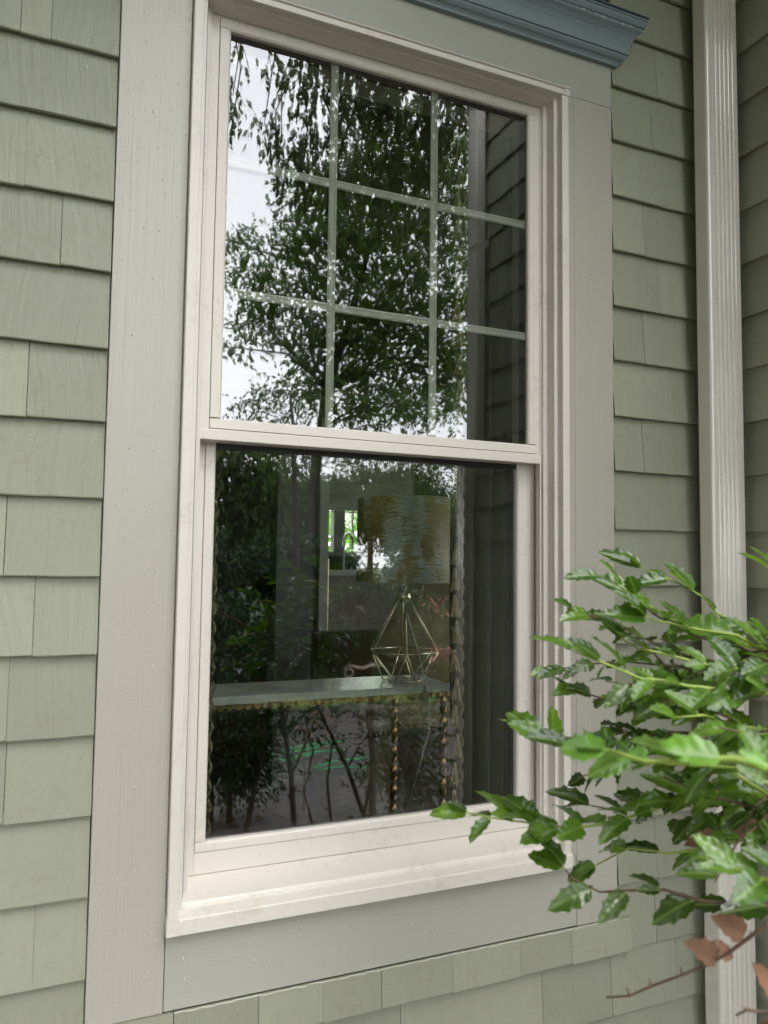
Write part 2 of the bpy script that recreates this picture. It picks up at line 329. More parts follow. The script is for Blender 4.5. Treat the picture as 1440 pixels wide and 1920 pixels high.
def bead_v(xo, xi, z0, z1, yf, yg):   # xo outer edge, xi glass edge
    s = 1 if xi > xo else -1
    P = [(xo, yg+.012), (xo, yf+.001), (xo+s*.001, yf), (xi-s*.004, yf+.0006), (xi, yf+.005), (xi, yg+.0005), (xi-s*.004, yg+.012)]
    return (P if s > 0 else P[::-1], z0, z1)
def bead_h(zo, zi, yf, yg):
    s = 1 if zi > zo else -1
    P = [(yg+.012, zo), (yf+.001, zo), (yf, zo+s*.001), (yf+.0006, zi-s*.004), (yf+.005, zi), (yg+.0005, zi), (yg+.012, zi-s*.004)]
    return P[::-1] if s > 0 else P
def pane(name, x0, x1, y0, y1, z0, z1, mat, parent, tilt=0):
    b = MB(); v = [(x0,y0,z0),(x1,y0,z0),(x1,y1,z0),(x0,y1,z0),(x0,y0+tilt,z1),(x1,y0+tilt*.4,z1),(x1,y1+tilt*.4,z1),(x0,y1+tilt,z1)]
    b.add(v, [(0,1,5,4)], mi=0); b.add(v, [(0,3,2,1),(4,5,6,7),(1,2,6,5),(2,3,7,6),(3,0,4,7)], mi=1)
    o = b.build(name, [mat, M['glass_edge']], parent); return o
# upper sash
us = MB(); us.box(.2747, .2922, .0455, .094, 1.7605, 2.7062).box(1.1203, 1.1327, .0455, .094, 1.7605, 2.7062).box(.2922, 1.1203, .0458, .094, 2.7005, 2.7062)
usash = us.build('upper_sash', M['vinyl'], win, bevel=.0004)
rl = MB().prism([(.084, 1.7585), (.0435, 1.7585), (.0425, 1.7597), (.0425, 1.7805), (.0435, 1.7822), (.052, 1.7826), (.084, 1.7826)], 'x', .2725, 1.1335); rl.build('meeting_rail', M['vinyl'], usash, bevel=.0003)
bd = MB()
for p in (bead_v(.2932, .3178, 1.8075, 2.6795, .0432, .055), bead_v(1.1195, 1.0985, 1.8075, 2.6795, .0432, .055)): bd.prism(p[0], 'z', p[1], p[2])
bd.prism(bead_h(2.6998, 2.6785, .0426, .055), 'x', .2930, 1.1197)
bd.prism(bead_h(1.7834, 1.8062, .0426, .055), 'x', .2930, 1.1197)
bd.build('glazing_bead', M['vinyl'], usash, bevel=.0003)
MB().box(.288, .316, .0585, .092, 1.765, 2.703).box(1.1005, 1.124, .0585, .092, 1.765, 2.703).box(.316, 1.1005, .0585, .092, 2.681, 2.703).box(.316, 1.1005, .0585, .092, 1.785, 1.804).build('gasket', M['gasket'], usash)
pane('glass_pane', .3145, 1.1018, .0552, .0582, 1.803, 2.682, M['glass_out'], usash)
pane('glass_pane', .3145, 1.1018, .0715, .0745, 1.803, 2.682, M['glass_in'], usash, tilt=.0012)
g = MB()
def bar_v(x, z0, z1): g.prism([(x-.0095, .0612), (x-.0095, .0660), (x+.0095, .0660), (x+.0095, .0612), (x+.0055, .0600), (x+.0030, .0612), (x-.0030, .0612), (x-.0055, .0600)][::-1], 'z', z0, z1)
def bar_h(z, x0, x1): g.prism([(.0612, z-.0095), (.0660, z-.0095), (.0660, z+.0095), (.0612, z+.0095), (.0600, z+.0055), (.0612, z+.0030), (.0612, z-.0030), (.0600, z-.0055)][::-1], 'x', x0, x1)
for x in (.568, .833): bar_v(x, 1.8045, 2.6805)
for z in (2.091, 2.388):
    for a_, b_ in ((.3165, .558), (.578, .823), (.843, 1.1)): bar_h(z, a_, b_)
g.build('grille', M['grille'], usash)
# lower sash
ls = MB(); ls.box(.2755, .2928, .0865, .126, .8400, 1.79).box(1.1168, 1.1440, .0865, .126, .8400, 1.79)
ls.prism([(.126, .8392), (.0865, .8392), (.0850, .8405), (.0850, .8842), (.0865, .8850), (.126, .8850)], 'x', .2928, 1.1168).box(.2928, 1.1168, .0868, .126, 1.763, 1.79)
lsash = ls.build('lower_sash', M['vinyl'], win, bevel=.0004)
bd = MB()
for p in (bead_v(.2936, .3165, .9070, 1.765, .0835, .1), bead_v(1.1160, 1.0925, .9070, 1.765, .0835, .1)): bd.prism(p[0], 'z', p[1], p[2])
bd.prism(bead_h(.8858, .9060, .0830, .1), 'x', .2934, 1.1162)
bd.build('glazing_bead', M['vinyl'], lsash, bevel=.0003)
MB().box(.288, .3145, .1036, .124, .87, 1.765).box(1.0945, 1.12, .1036, .124, .87, 1.765).box(.3145, 1.0945, .1036, .124, .887, .9035).box(.2935, 1.1162, .0905, .0995, 1.748, 1.7625).box(.3145, 1.0945, .1036, .124, 1.748, 1.7625).build('gasket', M['gasket'], lsash)
pane('glass_pane', .3135, 1.0955, .1002, .1032, .903, 1.760, M['glass_out'], lsash)
pane('glass_pane', .3135, 1.0955, .1165, .1195, .903, 1.760, M['glass_in'], lsash, tilt=.001)

# ------------------------------------------------------------------ downspouts
def spout_prof(x0, x1, y0, y1, g=0, rib=.0052, n=5, side=False):
    x0 -= g; x1 += g; y0 -= g; r = .009; P = []
    def arc(cx, cy, a0, a1):
        for i in range(6):
            a = a0+(a1-a0)*i/5; P.append((cx+r*math.cos(a), cy+r*math.sin(a)))
    arc(x0+r, y0+r, math.pi, 1.5*math.pi)
    a, b = x0+.020, x1-.020; w = (b-a)/n
    for i in range(n):
        s = a+i*w
        P.extend([(s, y0), (s+.14*w, y0+rib*.8), (s+.26*w, y0+rib), (s+.44*w, y0+rib), (s+.58*w, y0+rib*.6), (s+.68*w, y0), (s+.82*w, y0-rib*.25)])
    P.append((b, y0))
    arc(x1-r, y0+r, 1.5*math.pi, 2*math.pi); arc(x1-r, y1-r, 0, .5*math.pi); arc(x0+r, y1-r, .5*math.pi, math.pi)
    return P
ds = empty('downspout', 'cream ribbed metal downspout running down the inside corner beside the window', 'downspout', (1.64, -.06, 0))
MB().prism(spout_prof(1.580, 1.698, -.092, -.040), 'z', .6, 3.3).build('upper_pipe', M['spout'], ds)
MB().prism(spout_prof(1.5765, 1.7015, -.0955, -.0375, 0, .0022), 'z', .02, .634).build('lower_pipe', M['spout'], ds)
MB().prism([(1.5755, -.0967), (1.7025, -.0967), (1.7025, -.037), (1.5755, -.037)], 'z', 3.20, 3.23).box(1.56, 1.72, -.037, -.0125, 3.20, 3.23).build('strap', M['spout'], ds, bevel=.004)
ds2 = empty('downspout', 'cream downspout mirrored in the panes, fixed to the far end of the side wall', 'downspout', (1.68, -1.2, 0))
MB().prism([(1.650, -1.228), (1.700, -1.228), (1.700, -1.170), (1.650, -1.170)], 'z', .02, 4.0).build('upper_pipe', M['spout'], ds2, bevel=.006)
MB().box(1.645, 1.716, -1.232, -1.166, 2.9, 2.93).build('strap', M['spout'], ds2, bevel=.002)

# ------------------------------------------------------------------ rain drops standing on boards and pipe
def drops(spec, seed):
    rd = random.Random(seed); vs = []; fs = []
    for (x0, x1, z0, z1, y, n, big) in spec:
        for _ in range(n):
            big2 = big*rd.choice([1, 1, 1, 1.5]); x = rd.uniform(x0, x1); z = z0+(z1-z0)*rd.random()
            r = rd.choice([.0005, .0006, .0008, .001, .0013])*big2*1.2; st = rd.choice([1, 1, 1.2, 1.9]); o = len(vs)
            for (rr, h) in ((1, 0), (.8, .42), (0, .62)):
                if rr == 0: vs.append((x, y-h*r, z-.25*r*st)); continue
                for k_ in range(7):
                    a = 2*math.pi*k_/7; vs.append((x+rr*r*math.cos(a), y-h*r, z+rr*r*math.sin(a)*st*(1 if math.sin(a) > 0 else 1.15)))
            for k_ in range(7): q = (k_+1) % 7; fs += [(o+k_, o+q, o+7+q, o+7+k_), (o+7+k_, o+7+q, o+14)]
    return vs, fs
vs, fs = drops([(.086, .223, .64, 1.6, -.0016, 480, 1.0), (.086, .223, 1.6, 2.75, -.0016, 420, 1), (1.212, 1.330, .65, 2.72, -.0016, 560, 1.0), (.25, 1.33, 2.74, 2.84, -.0011, 160, 1), (.24, 1.20, .63, .76, -.0001, 60, 1.3), (1.597, 1.692, .65, 3.0, -.0922, 170, 1.2), (.02, .08, .7, 2.6, -.0045, 20, .8), (.3, 1.39, 2.925, 2.930, -.0587, 60, 1.5)], 4)
rd = random.Random(8)
o = MB().add(vs, fs).build('water_droplets', M['water'], smooth=True); tag(o, 'fine rain droplets beading on the painted boards and downspout', 'water droplets', kind='stuff')

# ------------------------------------------------------------------ room behind the glass
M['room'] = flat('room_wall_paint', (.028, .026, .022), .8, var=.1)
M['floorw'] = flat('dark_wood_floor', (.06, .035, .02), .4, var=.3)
M['trimw'] = flat('room_trim', (.17, .165, .15), .5)
M['brass'] = flat('brushed_brass', (.88, .80, .60), .36, metal=1)
M['gold'] = flat('aged_gold', (.26, .15, .06), .42, metal=.75, var=.35, scale=30)
M['stone'] = flat('grey_marble', (.36, .37, .355), .22, var=.25, scale=7)
M['olive'] = flat('olive_gold_velvet', (.055, .043, .012), .8, var=.3, scale=14)
M['bronze'] = flat('dark_bronze_metal', (.035, .027, .01), .5, metal=.3, var=.4, scale=40)
M['darkw'] = flat('carved_dark_wood', (.16, .13, .10), .4, var=.3, scale=30)
M['cord'] = flat('clear_cord', (.38, .38, .34), .25)
def struct(name, mb, mat): return tag(mb.build(name, mat), kind='structure')
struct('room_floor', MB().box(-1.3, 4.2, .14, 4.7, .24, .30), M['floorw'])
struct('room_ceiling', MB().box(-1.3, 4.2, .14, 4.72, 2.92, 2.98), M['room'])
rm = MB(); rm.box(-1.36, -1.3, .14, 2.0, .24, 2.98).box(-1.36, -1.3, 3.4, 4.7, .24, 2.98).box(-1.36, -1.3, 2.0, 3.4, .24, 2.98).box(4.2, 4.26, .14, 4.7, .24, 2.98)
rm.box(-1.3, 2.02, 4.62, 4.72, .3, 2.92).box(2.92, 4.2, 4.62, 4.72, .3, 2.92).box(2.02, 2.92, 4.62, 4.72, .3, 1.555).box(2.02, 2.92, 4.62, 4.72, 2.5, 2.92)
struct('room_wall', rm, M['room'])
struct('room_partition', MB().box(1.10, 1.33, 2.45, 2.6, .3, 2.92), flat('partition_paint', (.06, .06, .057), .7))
dc = empty('door_casing', 'pale door casing standing at the edge of the grey partition inside the room', 'door casing', (1.36, 2.5, .3))
MB().box(1.3315, 1.385, 2.42, 2.62, .3, 2.3).build('side_casing', M['trimw'], dc, bevel=.004)
MB().prism([(1.3855, 2.43), (1.392, 2.43), (1.392, 2.6), (1.3855, 2.6)], 'z', .3, 1.52).build('brass_strip', M['brass'], dc)
# kitchen window in the back wall
kw = empty('kitchen_window', 'bright far window across the room, green shrubs behind its white bars', 'window', (2.45, 4.6, 1.555)); kw['kind'] = 'thing'
b = MB().box(2.02, 2.06, 4.56, 4.64, 1.555, 2.5).box(2.88, 2.92, 4.56, 4.64, 1.555, 2.5).box(2.06, 2.88, 4.56, 4.64, 1.555, 1.59).box(2.165, 2.265, 4.555, 4.645, 1.59, 2.5)
b.build('frame', M['trimw'], kw, bevel=.003)
b = MB().box(2.348, 2.360, 4.60, 4.625, 1.59, 2.5)
for z in (1.70, 1.93): b.box(2.06, 2.165, 4.604, 4.62, z, z+.010).box(2.265, 2.347, 4.604, 4.62, z, z+.010).box(2.361, 2.88, 4.604, 4.62, z, z+.010)
b.build('grille', M['trimw'], kw)
rs = empty('roman_shade', 'pale linen roman shade drawn half way down the far window', 'window shade', (2.45, 4.52, 1.93))
b = MB(); zz = 2.52
for i, h in enumerate((.17, .17, .13)):
    b.prism([(4.53-.012*i, zz), (4.505-.012*i, zz-h), (4.512-.012*i, zz-h-.012), (4.54-.008*i, zz-.01)][::-1], 'x', 2.06, 2.86); zz -= h
b.prism([(4.50, 2.075), (4.470, 2.05), (4.462, 1.95), (4.475, 1.935), (4.50, 1.945), (4.51, 2.06)][::-1], 'x', 2.06, 2.86)
b.build('fabric', flat('linen', (.55, .54, .48), .9, var=.1, scale=60), rs)
ct = empty('kitchen_counter', 'dark kitchen counter under the far window', 'counter', (2.5, 4.2, .3))
MB().box(1.7, 3.6, 3.95, 4.6, .3, 1.40).build('cabinet', M['darkw'], ct); MB().box(1.68, 3.62, 3.92, 4.61, 1.4005, 1.44).build('countertop', M['stone'], ct)
fa = MB().tube([(2.20, 4.4, 1.44), (2.20, 4.4, 1.68), (2.205, 4.37, 1.73), (2.21, 4.33, 1.745), (2.215, 4.28, 1.73), (2.22, 4.25, 1.68), (2.22, 4.25, 1.64)], .011)
tag(fa.build('faucet', flat('chrome', (.7, .7, .7), .15, metal=1), smooth=True), 'arched chrome faucet in front of the far window', 'faucet')
# console table
tb = empty('console_table', 'grey marble topped console with scalloped gold rim just inside the window', 'table', (.35, .67, .3))
MB().box(-.55, 1.155, .550, .785, 1.103, 1.1255).build('tabletop', M['stone'], tb, bevel=.002)
def wavy_strip(x0, x1, y, z, per=.026, amp=.0035, h=.013):
    b = MB(); n = int((x1-x0)/per*8); vs = []
    for i in range(n+1):
        x = x0+(x1-x0)*i/n; p = 2*math.pi*(x-x0)/per; o_ = abs(math.sin(p/2))
        yy = y-.002-.004*o_
        vs += [(x, yy, z), (x, yy, z-h+amp*math.cos(p)), (x, y+.004, z-h+amp*math.cos(p)), (x, y+.004, z)]
    fs = [(i*4+q, (i+1)*4+q, (i+1)*4+(q+1) % 4, i*4+(q+1) % 4) for i in range(n) for q in range(4)]
    return b.add(vs, fs)
wavy_strip(-.54, 1.150, .558, 1.1025).build('scalloped_rim', M['gold'], tb)
def twist_leg(x, y):
    b = MB(); n = 260; vs = []
    for i in range(n+1):
        z = .30+(1.09-.30)*i/n; a = z*50; w, t = .010, .0045
        for (p, q) in ((-w, -t), (w, -t), (w, t), (-w, t)):
            vs.append((x+p*math.cos(a)-q*math.sin(a), y+p*math.sin(a)+q*math.cos(a), z))
    fs = [(i*4+q, i*4+(q+1) % 4, (i+1)*4+(q+1) % 4, (i+1)*4+q) for i in range(n) for q in range(4)]
    return b.add(vs, fs)
for x, y in ((1.135, .572), (1.055, .768), (-.52, .572), (-.52, .768)): twist_leg(x, y).build('leg', M['gold'], tb)
# lamp
lx, ly, lz = 1.042, .668, 1.1257
lp = empty('table_lamp', 'brass wire diamond lamp with gold and silver drum shade on the marble console', 'lamp', (lx, ly, lz))
cg = MB(); ang = [math.radians(60*i+12) for i in range(6)]
mid = [(lx+.122*math.cos(a), ly+.112*math.sin(a), 1.220) for a in ang]
bot = [(lx+.066*math.cos(a+R_(30)), ly+.066*math.sin(a+R_(30)), 1.1295) for a in ang]
top_ = [(lx+.017*math.cos(a), ly+.017*math.sin(a), 1.392) for a in ang]
w = .0021
for i in range(6):
    j = (i+1) % 6
    for a_, b_ in ((mid[i], mid[j]), (bot[i], bot[j]), (mid[i], top_[i]), (mid[i], bot[i]), (mid[j], bot[i])): cg.tube([a_, b_], w, 6)
cg.build('wire_base', M['brass'], lp, smooth=True)
MB().lathe([(0, 0), (.021, 0), (.024, .004), (.019, .008), (.022, .013), (.013, .018), (.009, .03), (.009, .055), (0, .055)], (lx, ly, 1.388)).build('neck', M['brass'], lp, smooth=True)
def shademat():
    m, N, L, P = newmat('shade_fabric'); t = N.new('ShaderNodeTexCoord')
    mp = N.new('ShaderNodeMapping'); mp.inputs['Scale'].default_value = (30, 30, 300); L.new(t.outputs['Object'], mp.inputs[0])
    n = N.new('ShaderNodeTexNoise'); n.inputs['Scale'].default_value = 1; n.inputs['Detail'].default_value = 5; n.inputs['Roughness'].default_value = .6; L.new(mp.outputs[0], n.inputs['Vector'])
    mp2 = N.new('ShaderNodeMapping'); mp2.inputs['Scale'].default_value = (13, 13, 5); L.new(t.outputs['Object'], mp2.inputs[0])
    n2 = N.new('ShaderNodeTexNoise'); n2.inputs['Scale'].default_value = 1; L.new(mp2.outputs[0], n2.inputs['Vector'])
    ad = N.new('ShaderNodeMath'); ad.operation = 'ADD'; L.new(n.outputs['Fac'], ad.inputs[0]); L.new(n2.outputs['Fac'], ad.inputs[1])
    r = N.new('ShaderNodeValToRGB'); r.color_ramp.interpolation = 'CONSTANT'; r.color_ramp.elements[0].color = (.23, .16, .055, 1); r.color_ramp.elements[1].position = .51; r.color_ramp.elements[1].color = (.36, .39, .36, 1)
    ha = N.new('ShaderNodeMath'); ha.operation = 'MULTIPLY'; ha.inputs[1].default_value = .5; L.new(ad.outputs[0], ha.inputs[0]); L.new(ha.outputs[0], r.inputs[0]); L.new(r.outputs[0], P.inputs['Base Color'])
    P.inputs['Roughness'].default_value = .45; return m
MB().lathe([(.164, 0), (.163, .268), (.161, .268), (.162, 0), (.164, 0)], (lx+.008, ly, 1.440), 48).build('lamp_shade', shademat(), lp, smooth=True)
MB().lathe([(0, -.004), (.004, 0), (.005, .006), (.002, .012), (0, .014)], (lx+.005, ly, 1.712), 10).tube([(lx, ly, 1.44), (lx, ly, 1.712)], .003, 6).build('finial', M['brass'], lp)
cdm = MB().tube([(lx, ly, 1.385), (lx+.002, ly-.02, 1.33), (lx+.012, ly-.06, 1.25), (lx+.020, ly-.10, 1.16), (lx+.022, ly-.118, 1.127), (lx+.028, ly-.126, 1.09), (lx+.030, ly-.125, .99), (lx+.005, ly-.12, .9), (lx-.05, ly-.1, .7), (lx-.1, ly-.05, .32)], .0028, 6)
cdm.build('cord', M['cord'], lp, smooth=True)
# curtains with tassel trim
def curtain(name, lab, x0, x1, edge, seed, y0=.235, z0=.35, z1=2.80):
    rd = random.Random(seed); root = empty(name, lab, 'curtain', ((x0+x1)/2, y0, z0), 'curtains hanging inside the window')
    n = 90; vs = []; nz_ = 14
    for i in range(n+1):
        x = x0+(x1-x0)*i/n
        for j in range(nz_+1):
            z = z0+(z1-z0)*j/nz_; vs.append((x+.006*math.sin(z*3+i*.1), y0+.026*math.sin(i*.42)+.012*math.sin(i*.17+z), z))
    fs = [(i*(nz_+1)+j, (i+1)*(nz_+1)+j, (i+1)*(nz_+1)+j+1, i*(nz_+1)+j+1) for i in range(n) for j in range(nz_)]
    o = MB().add(vs, fs).build('panel', flat('curtain_cloth', (.05, .05, .034), .85, var=.25, scale=5), root, smooth=True)
    so_ = o.modifiers.new('thick', 'SOLIDIFY'); so_.thickness = .003
    s = 1 if edge > x0 else -1
    t = MB(); z = 2.72
    while z > .5:
        dx = rd.uniform(-.006, .006); r = .0145
        for q in range(22):    # tassel strands
            a = rd.uniform(0, 6.28); rr = r*rd.uniform(.3, 1); bx, by = edge-.016+dx+rr*math.cos(a)*.4, y0-.03+rr*math.sin(a)*.4
            t.tube([(bx, by, z), (edge-.016+dx+rr*1.15*math.cos(a), y0-.03+rr*math.sin(a), z-.040-rd.uniform(0, .008))], .0013, 3)
        t.lathe([(0, .014), (.005, .010), (.006, .004), (.0045, 0), (0, -.001)], (edge-.016+dx, y0-.03, z), 8)
        z -= rd.uniform(.068, .078)
    t.build('tassel_trim', flat('tassel_thread', (.26, .21, .13), .9, var=.3, scale=60), root)
    cd = MB(); z = 2.78; pr = None; pts = [(edge+.004*math.sin(k_*1.7), y0-.032+.004*math.cos(k_*1.7), 2.78-k_*.012) for k_ in range(190)]
    cd.tube(pts, .0045, 5).build('edge_cord', flat('edge_cord', (.10, .085, .05), .9, var=.5, scale=90), root)
curtain('curtain', 'dark curtain with tan tassel trim hanging inside at the right of the window', .995, 1.30, .997, 1)
curtain('curtain', 'dark curtain with tassel trim barely showing at the left edge of the lower pane',   .10, .320, .336, 2, y0=.2)
# seat and stool behind the console
st = empty('settee', 'dark carved settee with olive gold upholstery behind the console', 'settee', (1.4, 1.7, .3))
MB().box(1.15, 2.2, 1.45, 2.05, .78, .90).build('seat_cushion', M['olive'], st, bevel=.03)
b = MB().box(1.18, 2.2, 1.98, 2.10, .92, 1.16); b.build('backrest', M['olive'], st, bevel=.03)
ar = [(1.112, 1.42, 1.04), (1.118, 1.42, 1.062), (1.14, 1.42, 1.074), (1.165, 1.42, 1.066), (1.20, 1.42, 1.06), (1.24, 1.43, 1.072), (1.29, 1.44, 1.066)]
b = MB().tube(ar, [.008, .011, .012, .010, .010, .012, .010], 10)
b.tube([(1.134+.020*math.cos(a_*.6), 1.415, 1.042+.020*math.sin(a_*.6)*(1-a_*.04)) for a_ in range(12)], .006, 6); b.build('arm', M['darkw'], st, smooth=True)
for x, y in ((1.17, 1.48), (2.17, 1.48), (1.17, 2.05), (2.17, 2.05)): MB().tube([(x, y, .3), (x, y, .8)], .025, 8).build('leg', M['darkw'], st)
ps = empty('cushion', 'olive cushion leaning against the settee to the right of the wire lamp', 'cushion', (1.55, 1.6, .9))
b = MB(); vs = []
for i in range(9):
    for j in range(9):
        u, v = i/8*2-1, j/8*2-1; th = .07*(1-u**4)*(1-v**4); vs.append((u*.24, th, v*.24))
for i in range(9):
    for j in range(9):
        u, v = i/8*2-1, j/8*2-1; th = .07*(1-u**4)*(1-v**4); vs.append((u*.24, -th, v*.24))
fs = [(i*9+j, i*9+j+1, (i+1)*9+j+1, (i+1)*9+j) for i in range(8) for j in range(8)]+[(81+i*9+j, 81+(i+1)*9+j, 81+(i+1)*9+j+1, 81+i*9+j+1) for i in range(8) for j in range(8)]
rotm = Matrix.Rotation(R_(32), 3, 'Y') @ Matrix.Rotation(R_(-20), 3, 'X')
MB().add([rotm @ Vector(v)+Vector((1.60, 1.55, 1.20)) for v in vs], fs).build('cover', M['olive'], ps, smooth=True)
sl_ = empty('drum_stool', 'dark bronze drum stool with beaded rims standing under the console', 'stool', (.93, .9, .3))
pr = []
for (r, z) in ((0, 0), (.17, 0), (.185, .02), (.185, .05), (.165, .07), (.17, .10), (.155, .13), (.15, .3), (.152, .55), (.165, .60), (.17, .62), (.165, .64), (.15, .66), (0, .66)): pr.append((r, z))
MB().lathe(pr, (1.02, 1.08, .3), 40).build('drum', M['bronze'], sl_, smooth=True)
for zz_ in (.375, .905):
    b = MB()
    for i in range(56):
        a = 2*math.pi*i/56; b.lathe([(0, -.008), (.008, 0), (0, .008)], (1.02+.184*math.cos(a), 1.08+.184*math.sin(a), zz_), 6)
    b.build('beading', M['bronze'], sl_)

# ------------------------------------------------------------------ garden behind the camera, mirrored in the panes
def brickmat():
    m, N, L, P = newmat('brick_paving'); t = N.new('ShaderNodeTexCoord')
    mp = N.new('ShaderNodeMapping'); mp.inputs['Rotation'].default_value = (0, 0, R_(20)); L.new(t.outputs['Object'], mp.inputs[0])
    b = N.new('ShaderNodeTexBrick'); b.inputs['Scale'].default_value = 1; b.inputs['Brick Width'].default_value = .21; b.inputs['Row Height'].default_value = .105; b.inputs['Mortar Size'].default_value = .006
    b.inputs['Color1'].default_value = (.10, .09, .08, 1); b.inputs['Color2'].default_value = (.17, .155, .14, 1); b.inputs['Mortar'].default_value = (.02, .018, .015, 1); L.new(mp.outputs[0], b.inputs['Vector'])
    n = N.new('ShaderNodeTexNoise'); n.inputs['Scale'].default_value = 3; n.inputs['Detail'].default_value = 8; L.new(t.outputs['Object'], n.inputs['Vector'])
    x = N.new('ShaderNodeMixRGB'); x.blend_type = 'MULTIPLY'; x.inputs[0].default_value = .6; L.new(b.outputs[0], x.inputs[1]); L.new(n.outputs['Fac'], x.inputs[2]); L.new(x.outputs[0], P.inputs['Base Color'])
    P.inputs['Roughness'].default_value = .45; bu = N.new('ShaderNodeBump'); bu.inputs['Distance'].default_value = .01; L.new(b.outputs['Fac'], bu.inputs['Height']); bu.invert = True; L.new(bu.outputs[0], P.inputs['Normal']); return m
M['soil'] = flat('mulch', (.07, .048, .032), .9, var=.5, scale=40)
M['lawn'] = flat('lawn', (.05, .09, .02), .8, var=.35, scale=20)
struct('ground', MB().add([(-150, -200, 0), (200, -200, 0), (200, 60, 0), (-150, 60, 0)], [(0, 1, 2, 3)]), M['lawn'])
struct('mulch_bed', MB().add([(-4, -2.5, .004), (6, -2.5, .004), (6, .0, .004), (-4, .0, .004)], [(0, 1, 2, 3)]), M['soil'])
struct('brick_path', MB().add([(-6, -5.7, .008), (9, -5.7, .008), (9, -2.5, .008), (-6, -2.5, .008)], [(0, 1, 2, 3)]), brickmat())
struct('planting_bed', MB().add([(-6, -11, .004), (12, -11, .004), (12, -5.7, .004), (-6, -5.7, .004)], [(0, 1, 2, 3)]), M['soil'])
struct('lawn_patch', MB().add([(1.9, -6.5, .012), (4.3, -6.5, .012), (4.0, -5.75, .012), (2.0, -5.8, .012)], [(0, 1, 2, 3)]), flat('bright_moss', (.10, .17, .03), .8, var=.6, scale=9))
def rv(n): 
    v = rng.normal(size=(n, 3)); return v/np.linalg.norm(v, axis=1)[:, None]
def leaves_on(centers, dirs, size, droop=0., wr=.55, jit=.5):
    """pointed six-sided leaves; centers (n,3); dirs (n,3) leaf axis"""
    n = len(centers); d = dirs+jit*rv(n); d[:, 2] -= droop; d /= np.linalg.norm(d, axis=1)[:, None]
    s = np.cross(d, rv(n)); s /= np.linalg.norm(s, axis=1)[:, None]
    L_ = (size*rng.uniform(.6, 1.2, n))[:, None]; w = L_*wr*.5
    c = centers
    return np.stack([c, c+d*L_*.28+s*w*.85, c+d*L_*.6+s*w*.7, c+d*L_, c+d*L_*.6-s*w*.7, c+d*L_*.28-s*w*.85], 1)
def crown(blobs, per_m3, size, droop=.3, hang=.0, cl=9, spread=.10, min_n=3):
    out = []; tw = []
    for (x, y, z, r) in blobs:
        nt = max(min_n, int(per_m3*r**2.2)); u = rv(nt)*((rng.uniform(.15, 1, nt)**.5)*r)[:, None]; u[:, 2] *= .8
        base = np.array([x, y, z])+u
        for b0 in base:
            dr = rv(1)[0]*.6; dr[2] -= .25+hang; dr /= np.linalg.norm(dr); ln = spread*rng.uniform(1.5, 3.2)
            t = np.sort(rng.uniform(0, 1, cl)); cpts = b0+dr*(t*ln)[:, None]+rng.normal(size=(cl, 3))*.012; cpts[:, 2] -= hang*(t**2)*ln*.4
            out.append(leaves_on(cpts, np.repeat(dr[None], cl, 0), size, droop)); tw.append((b0, b0+dr*ln))
    return np.concatenate(out), tw
def tree(label, cat, name, trunk, rad, blobs, per, size, mat, limbs=True, hang=0, cl=9, spread=.1, twigs=False, group=None, base=None, limb_r=.03):
    root = empty(name, label, cat, base or trunk[0], group)
    b = MB(); b.tube(trunk, rad, 8)
    if limbs:
        T_ = [Vector(p) for p in trunk]
        for (x, y, z, r) in blobs:
            tgt = Vector((x, y, z)); p0 = min(T_, key=lambda p: (p-tgt).length+(max(0, p.z-tgt.z)*1.5 if not hang else 2.5*math.hypot(p.x-tgt.x, p.y-tgt.y)))
            mid_ = (p0+tgt)/2+Vector((0, 0, .15*(tgt-p0).length))
            sw = Vector((math.sin(x*9), math.cos(y*7), 0))*.08*(tgt-p0).length; b.tube([p0, p0.lerp(mid_, .5)+sw*.5, mid_+sw, mid_.lerp(tgt, .5)-sw*.3, tgt, tgt+(tgt-mid_).normalized()*r*.5], [limb_r, limb_r*.85, limb_r*.65, limb_r*.5, limb_r*.35, limb_r*.15], 6)
    V, tw = crown(blobs, per, size, hang=hang, cl=cl, spread=spread)
    if twigs:
        for p, q in tw[::2]: b.tube([p, (p+q)/2+np.array([0, 0, .01]), q], .0025, 3, cap=False)
    b.build('trunk', M['bark'], root); quads('crown', V, mat, root, 6); return root
T1 = [(1.156, -3.968, 5.485, 0.06), (1.394, -3.95, 5.434, 0.12), (1.61, -3.922, 5.39, 0.14), (1.159, -4.142, 5.226, 0.13), (1.185, -4.245, 5.051, 0.11), (1.428, -4.177, 5.074, 0.14), (1.57, -4.205, 4.967, 0.18), (1.773, -4.2, 4.877, 0.23), (1.754, -4.344, 4.623, 0.16), (1.574, -4.361, 4.685, 0.1), (1.862, -4.004, 5.153, 0.28), (1.761, -3.849, 5.43, 0.21), (1.992, -4.163, 4.818, 0.28), (2.262, -4.099, 5.726, 0.35), (2.587, -4.053, 5.599, 0.37), (2.914, -3.993, 5.461, 0.32), (2.397, -4.298, 5.357, 0.4), (2.816, -4.205, 5.216, 0.37), (3.116, -4.171, 5.024, 0.3), (2.445, -4.525, 4.949, 0.37), (2.83, -4.444, 4.795, 0.3), (3.178, -4.381, 4.588, 0.22)]
